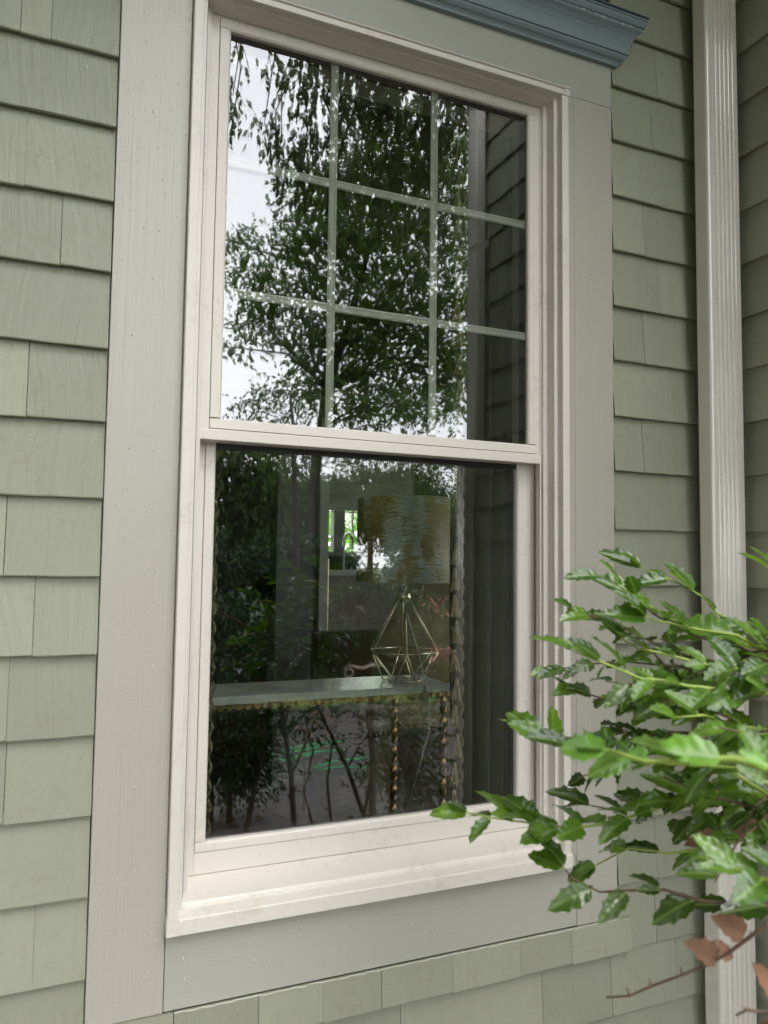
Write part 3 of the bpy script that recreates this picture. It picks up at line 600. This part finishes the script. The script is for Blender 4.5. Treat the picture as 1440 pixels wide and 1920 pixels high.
T2 = [(2.334, -9.159, 6.114, 0.36), (2.496, -9.3, 5.674, 0.47), (2.884, -8.993, 6.188, 0.43), (3.171, -9.108, 5.716, 0.59), (3.684, -8.695, 6.296, 0.71), (4.191, -8.68, 5.894, 0.79), (4.732, -8.349, 6.108, 0.71), (5.222, -8.262, 5.754, 0.55), (3.913, -9.041, 5.235, 0.71), (4.668, -8.756, 5.174, 0.79), (5.365, -8.521, 4.872, 0.47), (3.333, -9.317, 4.989, 0.51), (2.638, -9.492, 5.027, 0.43), (2.359, -9.65, 4.709, 0.28), (4.382, -9.096, 4.483, 0.59), (3.625, -9.399, 4.386, 0.43), (5.136, -8.777, 4.411, 0.4)]
T3 = [(2.398, -7.805, 3.618, 0.26), (3.314, -7.547, 3.518, 0.33), (3.95, -7.29, 3.529, 0.33), (4.506, -7.023, 3.531, 0.3), (2.777, -7.844, 2.828, 0.3), (3.694, -7.543, 2.712, 0.3), (4.327, -7.263, 2.719, 0.4)]
T1b = [(2.0, -3.9, 5.9, .5), (2.7, -3.7, 6.2, .7), (3.4, -3.9, 5.9, .6), (1.6, -3.7, 6.1, .4)]
tree('broad leafy tree whose branches hang into the top of the upper pane', 'tree', 'overhanging_tree', [(4.6, -4.4, 0), (4.5, -4.4, 2.5), (4.1, -4.3, 4.6), (3.5, -4.2, 5.7), (3.0, -4.15, 6.0), (2.5, -4.1, 6.2), (2.0, -4.0, 6.3), (1.6, -3.95, 6.3), (1.2, -3.9, 6.2)], [.13, .11, .09, .06, .05, .04, .03, .02, .012], T1+T1b, 640, .070, M['leaf_top'], hang=.9, cl=9, spread=.09, twigs=True, limb_r=.012)
T3 = T3+[(2.577, -7.892, 2.89, 0.3), (3.099, -7.733, 2.905, 0.26), (3.484, -7.586, 2.982, 0.3), (3.873, -7.44, 2.92, 0.3), (4.246, -7.26, 2.992, 0.3), (4.62, -7.084, 2.925, 0.3), (4.763, -7.056, 2.584, 0.26), (4.147, -7.365, 2.58, 0.26), (2.213, -7.88, 3.477, 0.26), (2.802, -7.732, 3.435, 0.3), (3.704, -7.41, 3.459, 0.33), (4.2, -7.175, 3.531, 0.3)]
T2b = [(3.586, -9.304, 4.771, 0.47), (4.116, -9.302, 4.084, 0.47), (4.725, -9.051, 4.094, 0.47), (5.318, -8.769, 4.096, 0.47), (5.55, -8.519, 4.564, 0.47), (3.33, -9.534, 4.218, 0.4), (4.318, -8.959, 5.02, 0.63), (5.055, -8.626, 5.025, 0.63), (2.753, -9.339, 5.403, 0.4), (3.39, -8.8, 6.284, 0.47)]+[(3.9, -8.6, 6.9, .8), (4.7, -8.3, 6.9, .8), (5.4, -8.0, 6.5, .6), (3.2, -8.6, 6.9, .5), (4.3, -8.0, 7.6, .7), (5.2, -7.9, 7.4, .7), (5.6, -8.2, 5.4, .6), (5.7, -8.3, 4.3, .5)]
tree('tall dense tree mirrored in the middle of the upper pane', 'tree', 'garden_tree', [(3.70, -9.6, 0), (3.68, -9.62, 2.8), (3.75, -9.4, 4.2), (4.0, -9.1, 5.2), (4.2, -8.9, 6.2)], [.10, .09, .08, .06, .04], T2+T2b, 420, .08, M['leaf_main'], cl=11, spread=.14, limb_r=.03)
tree('slender open tree with sparse leaves mirrored just above the meeting rail', 'tree', 'slender_tree', [(2.9, -7.8, 0), (2.86, -7.8, 2.0), (2.8, -7.8, 3.0), (2.7, -7.75, 3.7)], [.045, .04, .03, .015], T3, 700, .055, M['leaf_main'], cl=8, spread=.12, twigs=True, limb_r=.012)
T4 = [(x_, y_, z_, 1.25) for x_, y_, z_ in ((-2.5, -5, 6.2), (-4, -6, 5), (-3.2, -4.2, 7.4), (-1.2, -5.5, 7.6), (-4.4, -5, 3.6), (-5, -3, 6.2), (-2, -6.5, 5), (-.2, -4.6, 8.2), (-5, -1.8, 5), (-3.4, -2.4, 7.2), (-3.2, -.8, 5.5), (-3.4, -1.2, 3.4), (-3.0, -3.2, 4.8), (-4, -3.4, 3.2), (-1.6, -2.6, 7.6), (-3.6, -.4, 1.9), (-4.2, -2.4, 1.6), (-1.2, -7.2, 6.2), (-2.6, -7, 3.2), (-1.0, -8.4, 4.2))]  # unseen crown, added to keep sky light off the walls from the left
tree('unseen wide tree added beyond the left end of the wall to block sky light', 'tree', 'light_blocking_tree', [(-3.6, -5.2, 0), (-3.5, -5.1, 2.4), (-3.2, -5, 4.4), (-2.8, -4.8, 6.4)], [.2, .17, .13, .07], T4, 330, .18, M['leaf_far'], cl=9, spread=.25, limb_r=.06)
# far trees
def far_tree(seed, h, r, label, loc, group='trees standing beyond the garden'):
    rr = random.Random(seed)
    bl = [(rr.uniform(-.6, .6)*r, rr.uniform(-.6, .6)*r, h*rr.uniform(.25, .92), r*rr.uniform(.35, .6)*(1.1-.3*k_/12)) for k_ in range(13)]
    bl = [(x+loc[0], y+loc[1], z, q) for x, y, z, q in bl]
    return tree(label, 'tree', 'distant_tree', [(loc[0], loc[1], 0), (loc[0], loc[1], h*.5), (loc[0]+.1, loc[1], h*.85)], [.16, .12, .05], bl, 150, .17, M['leaf_far'], cl=11, spread=.3, group=group, base=(loc[0], loc[1], 0))
protos = [far_tree(1, 4.6, 2.0, 'bushy evergreen mirrored at the top left of the lower pane', (4.0, -17.0)), far_tree(2, 6.2, 2.7, 'far green tree, one of the row mirrored behind the garden', (12.5, -29)), far_tree(3, 5.2, 2.4, 'far green tree, one of the row mirrored behind the garden', (17.5, -31))]
def dup(root, loc, rotz, s, label=None):
    r = root.copy(); COL.objects.link(r); r.location = loc; r.rotation_euler = (0, 0, rotz); r.scale = (s, s, s)
    if label: r['label'] = label
    bpy.context.view_layer.update()
    for ch in [c for c in root.children]:
        c = ch.copy(); COL.objects.link(c); c.parent = r; c.matrix_parent_inverse = root_inv[root.name]; c['_c'] = 1
    return r
bpy.context.view_layer.update()
root_inv = {p.name: Matrix.Translation(-p.location) for p in protos}
for i, (x, y, s) in enumerate([(8.2, -26, .86), (15, -27, .82), (20.5, -29, .95), (23, -32, 1.05), (6.0, -21, .72), (10, -33, 1.0), (27, -30, 1.0), (1.5, -27, .9), (-4, -26, 1.2)]):
    dup(protos[1+i % 2], (x, y, 0), i*1.3, s, 'far green tree, one of the row mirrored behind the garden')
# shrub border across the path
def shrub(label, loc, w, h, seed, size=.075, per=1700, n=11, stems=5, grp='shrubs mirrored behind the brick path', mat='leaf_shrub', name='garden_shrub'):
    rr = random.Random(seed); root = empty(name, label, 'shrub', (loc[0], loc[1], 0), grp)
    b = MB()
    for k_ in range(stems):
        a = rr.uniform(0, 6.28); e_ = (loc[0]+math.cos(a)*w*.5, loc[1]+math.sin(a)*w*.4, h*rr.uniform(.6, .9))
        b.tube([(loc[0]+math.cos(a)*.06, loc[1]+math.sin(a)*.06, 0), (loc[0]+math.cos(a)*w*.2, loc[1]+math.sin(a)*w*.2, h*.4), e_], [.02, .015, .006], 6)
    b.build('stems', M['bark'], root)
    bl = [(loc[0]+rr.uniform(-.6, .6)*w, loc[1]+rr.uniform(-.4, .4)*w, h*rr.uniform(.25, .85), w*rr.uniform(.3, .45)) for _ in range(n)]
    V, _ = crown(bl, per, size, cl=9, spread=.09); quads('foliage', V, M[mat], root, 6)
for i, (x, y, w, h) in enumerate([(1.7, -8.4, .8, 2.2), (2.9, -8.5, .8, 1.9), (4.1, -8.2, .9, 1.75), (5.3, -8.0, .8, 1.7), (6.4, -7.8, .9, 1.8), (7.6, -8.1, 1, 2.0), (.4, -8.2, .9, 1.9)]):
    shrub(['large dark leafy shrub mirrored at the left edge of the lower pane', 'dark leafy shrub mirrored left of the far window', 'dark leafy shrub mirrored behind the lamp shade', 'dark leafy shrub mirrored right of the wire lamp', 'dark leafy shrub mirrored beside the tassel trim', 'dark leafy shrub across the path, hidden by the side wall', 'dark leafy shrub across the path, left of the pane'][i], (x, y), w, h, 30+i)
for i, (x, y, w, h, lb) in enumerate([(1.5, -6.9, .55, 1.25, 'low rounded green shrub at the path edge, mirrored at the left of the lower pane'), (2.3, -7.2, .5, .8, 'low rounded green shrub at the path edge, mirrored above the console top'), (3.15, -7.0, .55, .75, 'lowest green shrub at the path edge, mirrored beside the far window'), (3.95, -6.9, .55, 1.2, 'rounded green shrub at the path edge, mirrored behind the wire lamp'), (4.8, -6.9, .6, 1.15, 'rounded green shrub at the path edge, mirrored beside the curtain trim')]):
    shrub(lb, (x, y), w, h, 70+i, grp='low shrubs along the far edge of the path', per=2200, n=12)
# low bushes and thin stems this side of the path
shrub('dense dark bush mirrored under the console in the lower left of the pane', (.92, -2.72), .36, .85, 50, .034, 8500, 10, 4, 'near shrubs in the mulch bed')
shrub('airy dark bush with bare stems mirrored at the lower right of the pane', (1.95, -2.45), .32, .66, 51, .034, 5200, 8, 6, 'near shrubs in the mulch bed')
sb = empty('bare_stemmed_shrub', 'shrub with thick bare crooked stems mirrored in front of the brick path', 'shrub', (1.3, -2.5, 0))
b = MB()
for p, r in (([(1.29, -2.44, 0), (1.27, -2.46, .3), (1.24, -2.54, .6), (1.20, -2.6, .95), (1.15, -2.65, 1.3)], [.017, .015, .013, .010, .006]),
             ([(1.03, -2.5, 0), (1.09, -2.52, .3), (1.14, -2.55, .6), (1.22, -2.6, .9)], [.016, .014, .01, .006]),
             ([(1.72, -2.45, 0), (1.62, -2.5, .3), (1.50, -2.55, .55), (1.42, -2.6, .75), (1.38, -2.65, 1.0)], [.014, .012, .010, .008, .005]),
             ([(1.70, -2.44, 0), (1.76, -2.46, .3), (1.74, -2.5, .6), (1.8, -2.55, .85)], [.010, .009, .007, .004]),
             ([(1.50, -2.42, 0), (1.48, -2.45, .25), (1.53, -2.5, .5)], [.009, .007, .004]),
             ([(1.27, -2.46, .3), (1.38, -2.48, .52), (1.47, -2.5, .75)], [.008, .006, .003]),
             ([(1.62, -2.5, .3), (1.70, -2.52, .42), (1.84, -2.55, .55)], [.007, .005, .003]),
             ([(1.40, -2.44, 0), (1.35, -2.47, .2), (1.41, -2.5, .42), (1.36, -2.52, .6)], [.007, .006, .005, .003])):
    b.tube(p, r, 7)
b.build('stems', M['bark'], sb)
V, tw = crown([(1.2, -2.6, .95, .22), (1.45, -2.6, .85, .22), (1.4, -2.65, .6, .12), (1.75, -2.55, .75, .2), (1.55, -2.5, .45, .10), (1.75, -2.5, .3, .10), (1.2, -2.55, .55, .1)], 1900, .034, cl=8, spread=.06); quads('foliage', V, M['leaf_shrub'], sb, 6)
# azalea flowers and fallen leaves, green cord
M['pink'] = flat('pink_petals', (.40, .12, .12), .7)
for (x, y, z, lb, nn) in ((2.804, -3.626, 1.15, 'tall pink flower spike mirrored right of the lamp neck', 26), (2.75, -3.5, .80, 'low cluster of pink flowers mirrored right of the wire lamp base', 40)):
    fp = empty('flowering_plant', lb, 'flower', (x, y, 0))
    MB().tube([(x, y, 0), (x+.02, y, z*.5), (x, y, z)], .006, 5).tube([(x+.03, y, 0), (x+.07, y, z*.6), (x+.11, y, z)], .005, 5).build('stem', M['bark'], fp)
    c = np.array([x, y, z])+rng.normal(size=(nn, 3))*np.array([.05, .05, .04]); quads('petals', leaves_on(c, rv(nn), .06, wr=.9), M['pink'], fp, 6)
    c = np.array([x, y, z*.55])+rng.normal(size=(160, 3))*np.array([.12, .12, z*.2]); quads('leaves', leaves_on(c, rv(160), .08), M['leaf_shrub'], fp, 6)
c = np.stack([rng.uniform(.4, 4.5, 420), rng.uniform(-6, -2.3, 420), rng.uniform(.016, .03, 420)], 1); dd = rv(420); dd[:, 2] *= .15
o = quads('fallen_leaves', leaves_on(c, dd, .06, jit=.1, wr=.7), leafmat('dry_leaf', (.16, .07, .03), (.35, .25, .15), .8, .1), None, 6); tag(o, 'dry tan leaves scattered over the brick path', 'fallen leaves', kind='stuff')
hz = empty('garden_twine', 'bright green garden twine strung in loose lines over the brick path', 'twine', (1.9, -3.9, 0)); b = MB()
for (p, q) in (((1.611, -4.093), (2.261, -4.319)), ((1.673, -3.868), (2.188, -4.058)), ((1.759, -3.556), (2.254, -3.769)), ((1.773, -3.478), (2.141, -3.489)), ((.967, -3.44), (1.153, -3.569)), ((1.2, -3.72), (1.9, -3.95)), ((1.35, -3.9), (2.1, -4.2)), ((.95, -3.35), (1.12, -3.42))):
    b.tube([(p[0]+(q[0]-p[0])*t, p[1]+(q[1]-p[1])*t+.012*math.sin(t*9+p[0]*7), .03+.012*math.sin(t*5)) for t in [i/8 for i in range(9)]], .0055, 5)
b.build('strands', flat('green_cord', (.05, .75, .2), .4), hz)
# greenery seen through the far window
V, _ = crown([(3.0+i*.45, 6.9, z, .45) for i in range(-3, 5) for z in (.8, 1.4, 2.0)], 260, .13, cl=8, spread=.12)
hd = empty('hydrangea', 'bright green hydrangea with white flowers seen through the far window', 'shrub', (3, 6.9, 0)); quads('foliage', V, leafmat('bright_leaf', (.14, .30, .04), (.35, .55, .12), .5, .5), hd, 6)
MB().tube([(3, 6.9, 0), (3, 6.9, 1.2)], .03, 6).build('stem', M['bark'], hd)
for (x, z) in ((2.62, 1.75), (2.95, 1.95), (3.1, 2.1), (3.4, 1.7), (3.6, 2.0)):
    c = np.array([x, 6.45, z])+rv(160)*.09; quads('bloom', leaves_on(c, rv(160), .05, wr=.9), flat('white_petals', (.8, .82, .72), .7), hd, 6)

# ------------------------------------------------------------------ holly bush in front of the corner
HB={
'a': [(0.985, -0.759, 1.396), (0.924, -0.722, 1.43), (0.914, -0.706, 1.454), (0.879, -0.679, 1.479), (0.844, -0.652, 1.497)] ,
'b': [(0.986, -0.759, 1.38), (0.898, -0.731, 1.396), (0.841, -0.718, 1.42), (0.804, -0.713, 1.441), (0.78, -0.713, 1.455), (0.749, -0.71, 1.472), (0.718, -0.707, 1.485)] ,
'c': [(0.9, -0.831, 1.384), (0.859, -0.816, 1.408), (0.812, -0.796, 1.415), (0.765, -0.777, 1.425), (0.748, -0.77, 1.429)] ,
'd': [(0.816, -0.902, 1.345), (0.755, -0.876, 1.35), (0.725, -0.863, 1.353), (0.694, -0.851, 1.36), (0.67, -0.841, 1.362), (0.639, -0.829, 1.376), (0.615, -0.819, 1.385), (0.595, -0.811, 1.394)] ,
'd2': [(0.858, -0.867, 1.365), (0.804, -0.83, 1.369), (0.755, -0.796, 1.383), (0.727, -0.772, 1.39), (0.719, -0.755, 1.399)] ,
'e': [(0.518, -1.156, 1.344), (0.503, -1.139, 1.348), (0.491, -1.123, 1.346), (0.479, -1.107, 1.343), (0.46, -1.087, 1.337), (0.451, -1.072, 1.34), (0.445, -1.059, 1.342)] ,
'e2': [(0.734, -0.97, 1.262), (0.728, -0.932, 1.27), (0.68, -0.874, 1.266), (0.64, -0.821, 1.269), (0.634, -0.782, 1.267), (0.623, -0.741, 1.263), (0.613, -0.7, 1.265)] ,
'e3': [(0.778, -0.932, 1.235), (0.756, -0.906, 1.254), (0.734, -0.879, 1.263), (0.722, -0.856, 1.265)] ,
'f': [(0.864, -0.858, 1.213), (0.78, -0.815, 1.203), (0.734, -0.786, 1.179), (0.69, -0.76, 1.16), (0.652, -0.736, 1.151), (0.623, -0.717, 1.151), (0.594, -0.698, 1.154), (0.564, -0.678, 1.156), (0.533, -0.659, 1.161)] ,
'g': [(0.826, -0.887, 1.084), (0.796, -0.866, 1.082), (0.764, -0.845, 1.082), (0.723, -0.821, 1.093), (0.688, -0.797, 1.088), (0.658, -0.777, 1.083), (0.631, -0.758, 1.096), (0.625, -0.749, 1.106)] ,
'h': [(0.653, -1.036, 1.153), (0.651, -1.019, 1.136), (0.644, -0.998, 1.112), (0.636, -0.978, 1.092), (0.622, -0.955, 1.073), (0.602, -0.929, 1.052), (0.592, -0.908, 1.034), (0.579, -0.886, 1.024)] ,
'i': [(0.7, -0.993, 1.038), (0.679, -0.985, 1.041), (0.669, -0.98, 1.035)] ,
'j': [(0.67, -1.047, 1.197), (0.651, -1.039, 1.197), (0.634, -1.032, 1.199), (0.625, -1.028, 1.206)] ,
'k': [(0.909, -0.818, 1.14), (0.853, -0.778, 1.113), (0.802, -0.742, 1.1), (0.762, -0.711, 1.102), (0.73, -0.682, 1.074)] ,
'l': [(0.893, -0.889, 1.469), (0.866, -0.879, 1.493), (0.853, -0.874, 1.5)] ,
'm': [(0.951, -0.783, 1.161), (0.888, -0.746, 1.18), (0.861, -0.723, 1.173), (0.833, -0.699, 1.158), (0.786, -0.667, 1.138), (0.752, -0.642, 1.142)] ,
'n': [(0.818, -0.899, 1.299), (0.768, -0.897, 1.309), (0.718, -0.895, 1.324), (0.677, -0.895, 1.324)] ,
}
def leafholly(name, c, top_c, rough, spec=.5):
    m, N, L, P = newmat(name); t = N.new('ShaderNodeTexCoord'); g = N.new('ShaderNodeNewGeometry')
    sep = N.new('ShaderNodeSeparateXYZ'); L.new(t.outputs['UV'], sep.inputs[0])
    r = N.new('ShaderNodeValToRGB'); r.color_ramp.elements[0].color = (*c, 1); r.color_ramp.elements[1].color = (*top_c, 1); L.new(g.outputs['Random Per Island'], r.inputs[0])
    # paler midrib and side veins drawn across the blade
    ab = N.new('ShaderNodeMath'); ab.operation = 'ABSOLUTE'; L.new(sep.outputs['Y'], ab.inputs[0])
    mr = N.new('ShaderNodeMapRange'); mr.inputs['From Min'].default_value = .02; mr.inputs['From Max'].default_value = .09; mr.inputs['To Min'].default_value = .55; mr.inputs['To Max'].default_value = 0; L.new(ab.outputs[0], mr.inputs[0])
    m1 = N.new('ShaderNodeMath'); m1.operation = 'MULTIPLY_ADD'; m1.inputs[1].default_value = -.28; L.new(ab.outputs[0], m1.inputs[0]); L.new(sep.outputs['X'], m1.inputs[2])
    sn = N.new('ShaderNodeMath'); sn.operation = 'SINE'; m2 = N.new('ShaderNodeMath'); m2.operation = 'MULTIPLY'; m2.inputs[1].default_value = 30; L.new(m1.outputs[0], m2.inputs[0]); L.new(m2.outputs[0], sn.inputs[0])
    nz = N.new('ShaderNodeTexNoise'); nz.inputs['Scale'].default_value = 60; nz.inputs['Detail'].default_value = 3; L.new(t.outputs['Object'], nz.inputs['Vector'])
    vr = N.new('ShaderNodeMapRange'); vr.inputs['From Min'].default_value = .35; vr.inputs['From Max'].default_value = .65; vr.inputs['To Min'].default_value = .8; vr.inputs['To Max'].default_value = 1.25; L.new(nz.outputs['Fac'], vr.inputs[0])
    sc = N.new('ShaderNodeVectorMath'); sc.operation = 'SCALE'; L.new(r.outputs[0], sc.inputs[0]); L.new(vr.outputs[0], sc.inputs['Scale'])
    mm = N.new('ShaderNodeMixRGB'); L.new(mr.outputs[0], mm.inputs[0]); L.new(sc.outputs[0], mm.inputs[1]); mm.inputs[2].default_value = (.20, .30, .08, 1)
    L.new(mm.outputs[0], P.inputs['Base Color']); P.inputs['Roughness'].default_value = rough; P.inputs['Specular IOR Level'].default_value = .62
    bu = N.new('ShaderNodeBump'); bu.inputs['Strength'].default_value = .35; bu.inputs['Distance'].default_value = .0004; L.new(sn.outputs[0], bu.inputs['Height'])
    b2 = N.new('ShaderNodeBump'); b2.inputs['Strength'].default_value = .5; b2.inputs['Distance'].default_value = .002; L.new(nz.outputs['Fac'], b2.inputs['Height']); L.new(bu.outputs[0], b2.inputs['Normal']); L.new(b2.outputs[0], P.inputs['Normal'])
    tr = N.new('ShaderNodeBsdfTranslucent'); h = N.new('ShaderNodeVectorMath'); h.operation = 'MULTIPLY'; h.inputs[1].default_value = (1.8, 1.9, .5); L.new(mm.outputs[0], h.inputs[0]); L.new(h.outputs[0], tr.inputs[0])
    x = N.new('ShaderNodeMixShader'); x.inputs[0].default_value = .3; L.new(P.outputs[0], x.inputs[1]); L.new(tr.outputs[0], x.inputs[2]); L.new(x.outputs[0], N['Material Output'].inputs[0]); return m
M['holly'] = leafholly('holly_leaf', (.045, .10, .012), (.115, .22, .022), .22)
M['holly_dark'] = leafholly('holly_leaf_dark', (.026, .055, .010), (.07, .13, .018), .22)  # same leaf in a darker green
M['holly_new'] = leafholly('holly_leaf_young', (.10, .24, .025), (.17, .34, .035), .3)
M['stem_g'] = flat('green_stem', (.27, .36, .06), .45, var=.2, scale=40)
M['stem_b'] = flat('brown_twig', (.13, .075, .05), .7, var=.3, scale=60)
def holly_leaf(mb, base, d, up, L_, rd, wide=.42, curl=.35, spines=True):
    """spiny glossy leaf: nine stations, five points across, folded along the midrib and curled down"""
    d = Vector(d).normalized(); s = d.cross(Vector(up)).normalized(); u = s.cross(d).normalized(); ns = 17; vs = []; uvs = []
    tw = rd.uniform(-.25, .25); fold = rd.uniform(.25, .6); curl *= rd.uniform(.3, 1.6); side_ = rd.uniform(-.12, .12)
    for i in range(ns):
        t = i/(ns-1); w = (math.sin(math.pi*min(1, t*.94+.06)**.85)**.75)*.5*wide
        if spines and 0 < i < ns-1: w *= 1.10 if i % 4 == 2 else (.86 if i % 4 == 0 else .94)
        if i in (0, ns-1): w = .012
        c_ = base+d*(t*L_)-u*(curl*L_*t*t*.55)+s*(side_*L_*t*t)
        for k_, q in enumerate((-1, -.5, 0, .5, 1)):
            lift = fold*abs(q)*w*L_-.25*fold*(abs(q)**3)*w*L_
            sh = -.03*L_*(abs(q) == 1)*(1 if i % 4 == 2 else 0)*spines
            a = tw*t; p = s*math.cos(a)+u*math.sin(a)
            if spines and abs(q) == 1 and i % 4 == 2: lift += .02*L_*rd.uniform(-1, 1.5)
            vs.append(c_+p*(q*w*L_)+u*lift-d*sh); uvs.append((t, q*w*2))
    fs = [(i*5+k_, i*5+k_+1, (i+1)*5+k_+1, (i+1)*5+k_) for i in range(ns-1) for k_ in range(4)]
    mb.add(vs, fs, [[uvs[j] for j in f] for f in fs])
hb = empty('holly_bush', 'glossy green spiny holly bush reaching in from the right in front of the downspout', 'bush', (1.15, -1.05, 0))
rd = random.Random(17)
LM = {'holly': MB(), 'holly_dark': MB(), 'holly_new': MB()}; ST = MB(); SB = MB()
hub = Vector((1.15, -1.0, 1.05))
def along(pts, t):
    P = [Vector(p) for p in pts]; Ls = [(P[i+1]-P[i]).length for i in range(len(P)-1)]; T = sum(Ls)*t
    for i, l in enumerate(Ls):
        if T <= l or i == len(Ls)-1: return P[i].lerp(P[i+1], min(1, T/l)), (P[i+1]-P[i]).normalized(), sum(Ls)
        T -= l
spec = {'a': ('holly', .056, .036, 1), 'b': ('holly', .052, .032, 1), 'c': ('holly', .066, .044, 1), 'd': ('holly', .056, .032, 1), 'd2': ('holly', .052, .034, 1),
        'e': ('holly_new', .050, .030, 1), 'e2': ('holly', .056, .028, 1), 'e3': ('holly', .056, .03, 1), 'f': ('holly', .055, .029, 1), 'g': ('holly_dark', .050, .040, 1),
        'j': ('holly', .046, .03, 1), 'k': ('holly', .052, .040, 1), 'l': ('holly', .05, .03, 1), 'm': ('holly_dark', .054, .038, 1), 'n': ('holly', .056, .03, 1)}
for key, pts in HB.items():
    if key in ('h', 'i'):
        SB.tube(pts, [.0022, .0011], 6)
        for i, p in enumerate(pts[1:-1]):
            q = Vector(p); SB.tube([q, q+Vector((rd.uniform(-.006, .002), 0, rd.uniform(.003, .010)))], [.0014, .0006], 4)
        continue
    mk, Ls_, step, _ = spec[key]
    root_ = [tuple(hub+(Vector(pts[0])-hub)*f_+Vector((0, 0, -.02*math.sin(f_*3.1)))) for f_ in (0, .35, .7)]
    full = root_+list(pts); r0 = .0036 if key in ('e',) else .0026
    (ST if mk != 'holly_dark' else SB).tube(pts, [r0, .0010], 7); SB.tube(root_+[pts[0]], [.006, r0], 7)
    _, _, tot = along(pts, 0); n_ = max(2, int(tot/step)); up0 = Vector((0, -.25, 1))
    for i in range(n_+1):
        t = i/n_; p, d, _ = along(pts, min(t, .999)); sd_ = 1 if i % 2 else -1
        s = d.cross(up0).normalized(); up = up0.normalized()
        for rep in range(2 if rd.random() < .6 else 1):
            sd_ = -sd_ if rep else sd_
            a = rd.uniform(.35, 1.05) if t < .97 else rd.uniform(.0, .35)
            e_ = rd.uniform(-.35, .75) if mk != 'holly_dark' else rd.uniform(-.9, .35)
            dd_ = d*math.cos(a)+s*math.sin(a)*sd_*.9+up*e_
            ln = Ls_*rd.choice((.6, .8, .95, 1.05, 1.2))*rd.uniform(.9, 1.1)*(1 if t < .9 else .95)
            kind = mk if rd.random() < .8 else rd.choice(['holly', 'holly_dark'])
            nrm = up+Vector((rd.uniform(-.7, .7), rd.uniform(-1.1, .15), rd.uniform(-.2, .3)))
            pb = p+dd_.normalized()*.004; ST.tube([p, pb+dd_.normalized()*.003], .0007, 4, cap=False)
            holly_leaf(LM[kind], pb, dd_, nrm, ln, rd, wide=rd.uniform(.46, .60))
# inner mass of mostly darker leaves and crossing twigs behind the front sprays
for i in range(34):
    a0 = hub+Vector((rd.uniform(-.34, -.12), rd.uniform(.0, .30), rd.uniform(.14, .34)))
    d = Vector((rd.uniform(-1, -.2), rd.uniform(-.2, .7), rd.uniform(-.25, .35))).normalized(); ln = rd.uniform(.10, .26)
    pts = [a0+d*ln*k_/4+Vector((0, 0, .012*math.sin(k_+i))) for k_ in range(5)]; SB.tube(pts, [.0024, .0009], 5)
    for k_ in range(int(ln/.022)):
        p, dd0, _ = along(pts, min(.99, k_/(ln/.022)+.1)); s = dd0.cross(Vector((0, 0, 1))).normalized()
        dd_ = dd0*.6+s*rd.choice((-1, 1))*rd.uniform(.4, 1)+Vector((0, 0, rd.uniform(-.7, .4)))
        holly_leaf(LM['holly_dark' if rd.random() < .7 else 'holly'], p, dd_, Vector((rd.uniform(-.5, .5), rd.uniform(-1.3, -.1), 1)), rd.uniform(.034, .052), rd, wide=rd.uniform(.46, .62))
SB.tube([(1.2, -1.05, 0), (1.17, -1.02, .5), tuple(hub)], [.022, .016, .009], 8)
ST.build('young_stems', M['stem_g'], hb, smooth=True); SB.build('branches', M['stem_b'], hb, smooth=True)
for k_, mb in LM.items(): mb.build({'holly': 'foliage', 'holly_dark': 'dark_foliage', 'holly_new': 'young_foliage'}[k_], M[k_], hb, smooth=True)
bm_ = MB().lathe([(0, -.0042), (.003, -.003), (.0042, 0), (.003, .003), (0, .0042)], (.792, -.734, 1.434), 12); bm_.build('berry', flat('dark_berry', (.04, .025, .01), .3), hb, smooth=True)
# withered leaves caught on the bare twigs
M['dead'] = flat('dead_leaf', (.15, .075, .038), .85, var=.3, scale=50)
dl = MB()
for (p, d, n_, L_, w_) in (((.655, -1.005, 1.128), (-1, .3, .9), (0, -1, .3), .028, .95), ((.640, -.985, 1.098), (-.75, .25, .75), (.1, -1, .2), .030, .9), ((.655, -.985, 1.094), (-.2, .1, .9), (0, -1, 0), .02, .8), ((.775, -.870, 1.165), (-1, 0, .25), (0, -.6, 1), .05, .5), ((.77, -.868, 1.16), (-.2, .1, -.9), (.3, -1, .1), .045, .5), ((.790, -.87, 1.168), (.3, -.3, .3), (0, -.8, .6), .04, .5), ((.71, -1.0, 1.05), (-.3, .1, .7), (0, -1, .2), .04, .6), ((.715, -1.0, 1.04), (-.6, .1, -.5), (.2, -1, .3), .035, .7)):
    holly_leaf(dl, Vector(p), d, n_, L_, rd, wide=w_, curl=.9, spines=True)
dl.build('withered_leaves', M['dead'], hb, smooth=True)
settle()
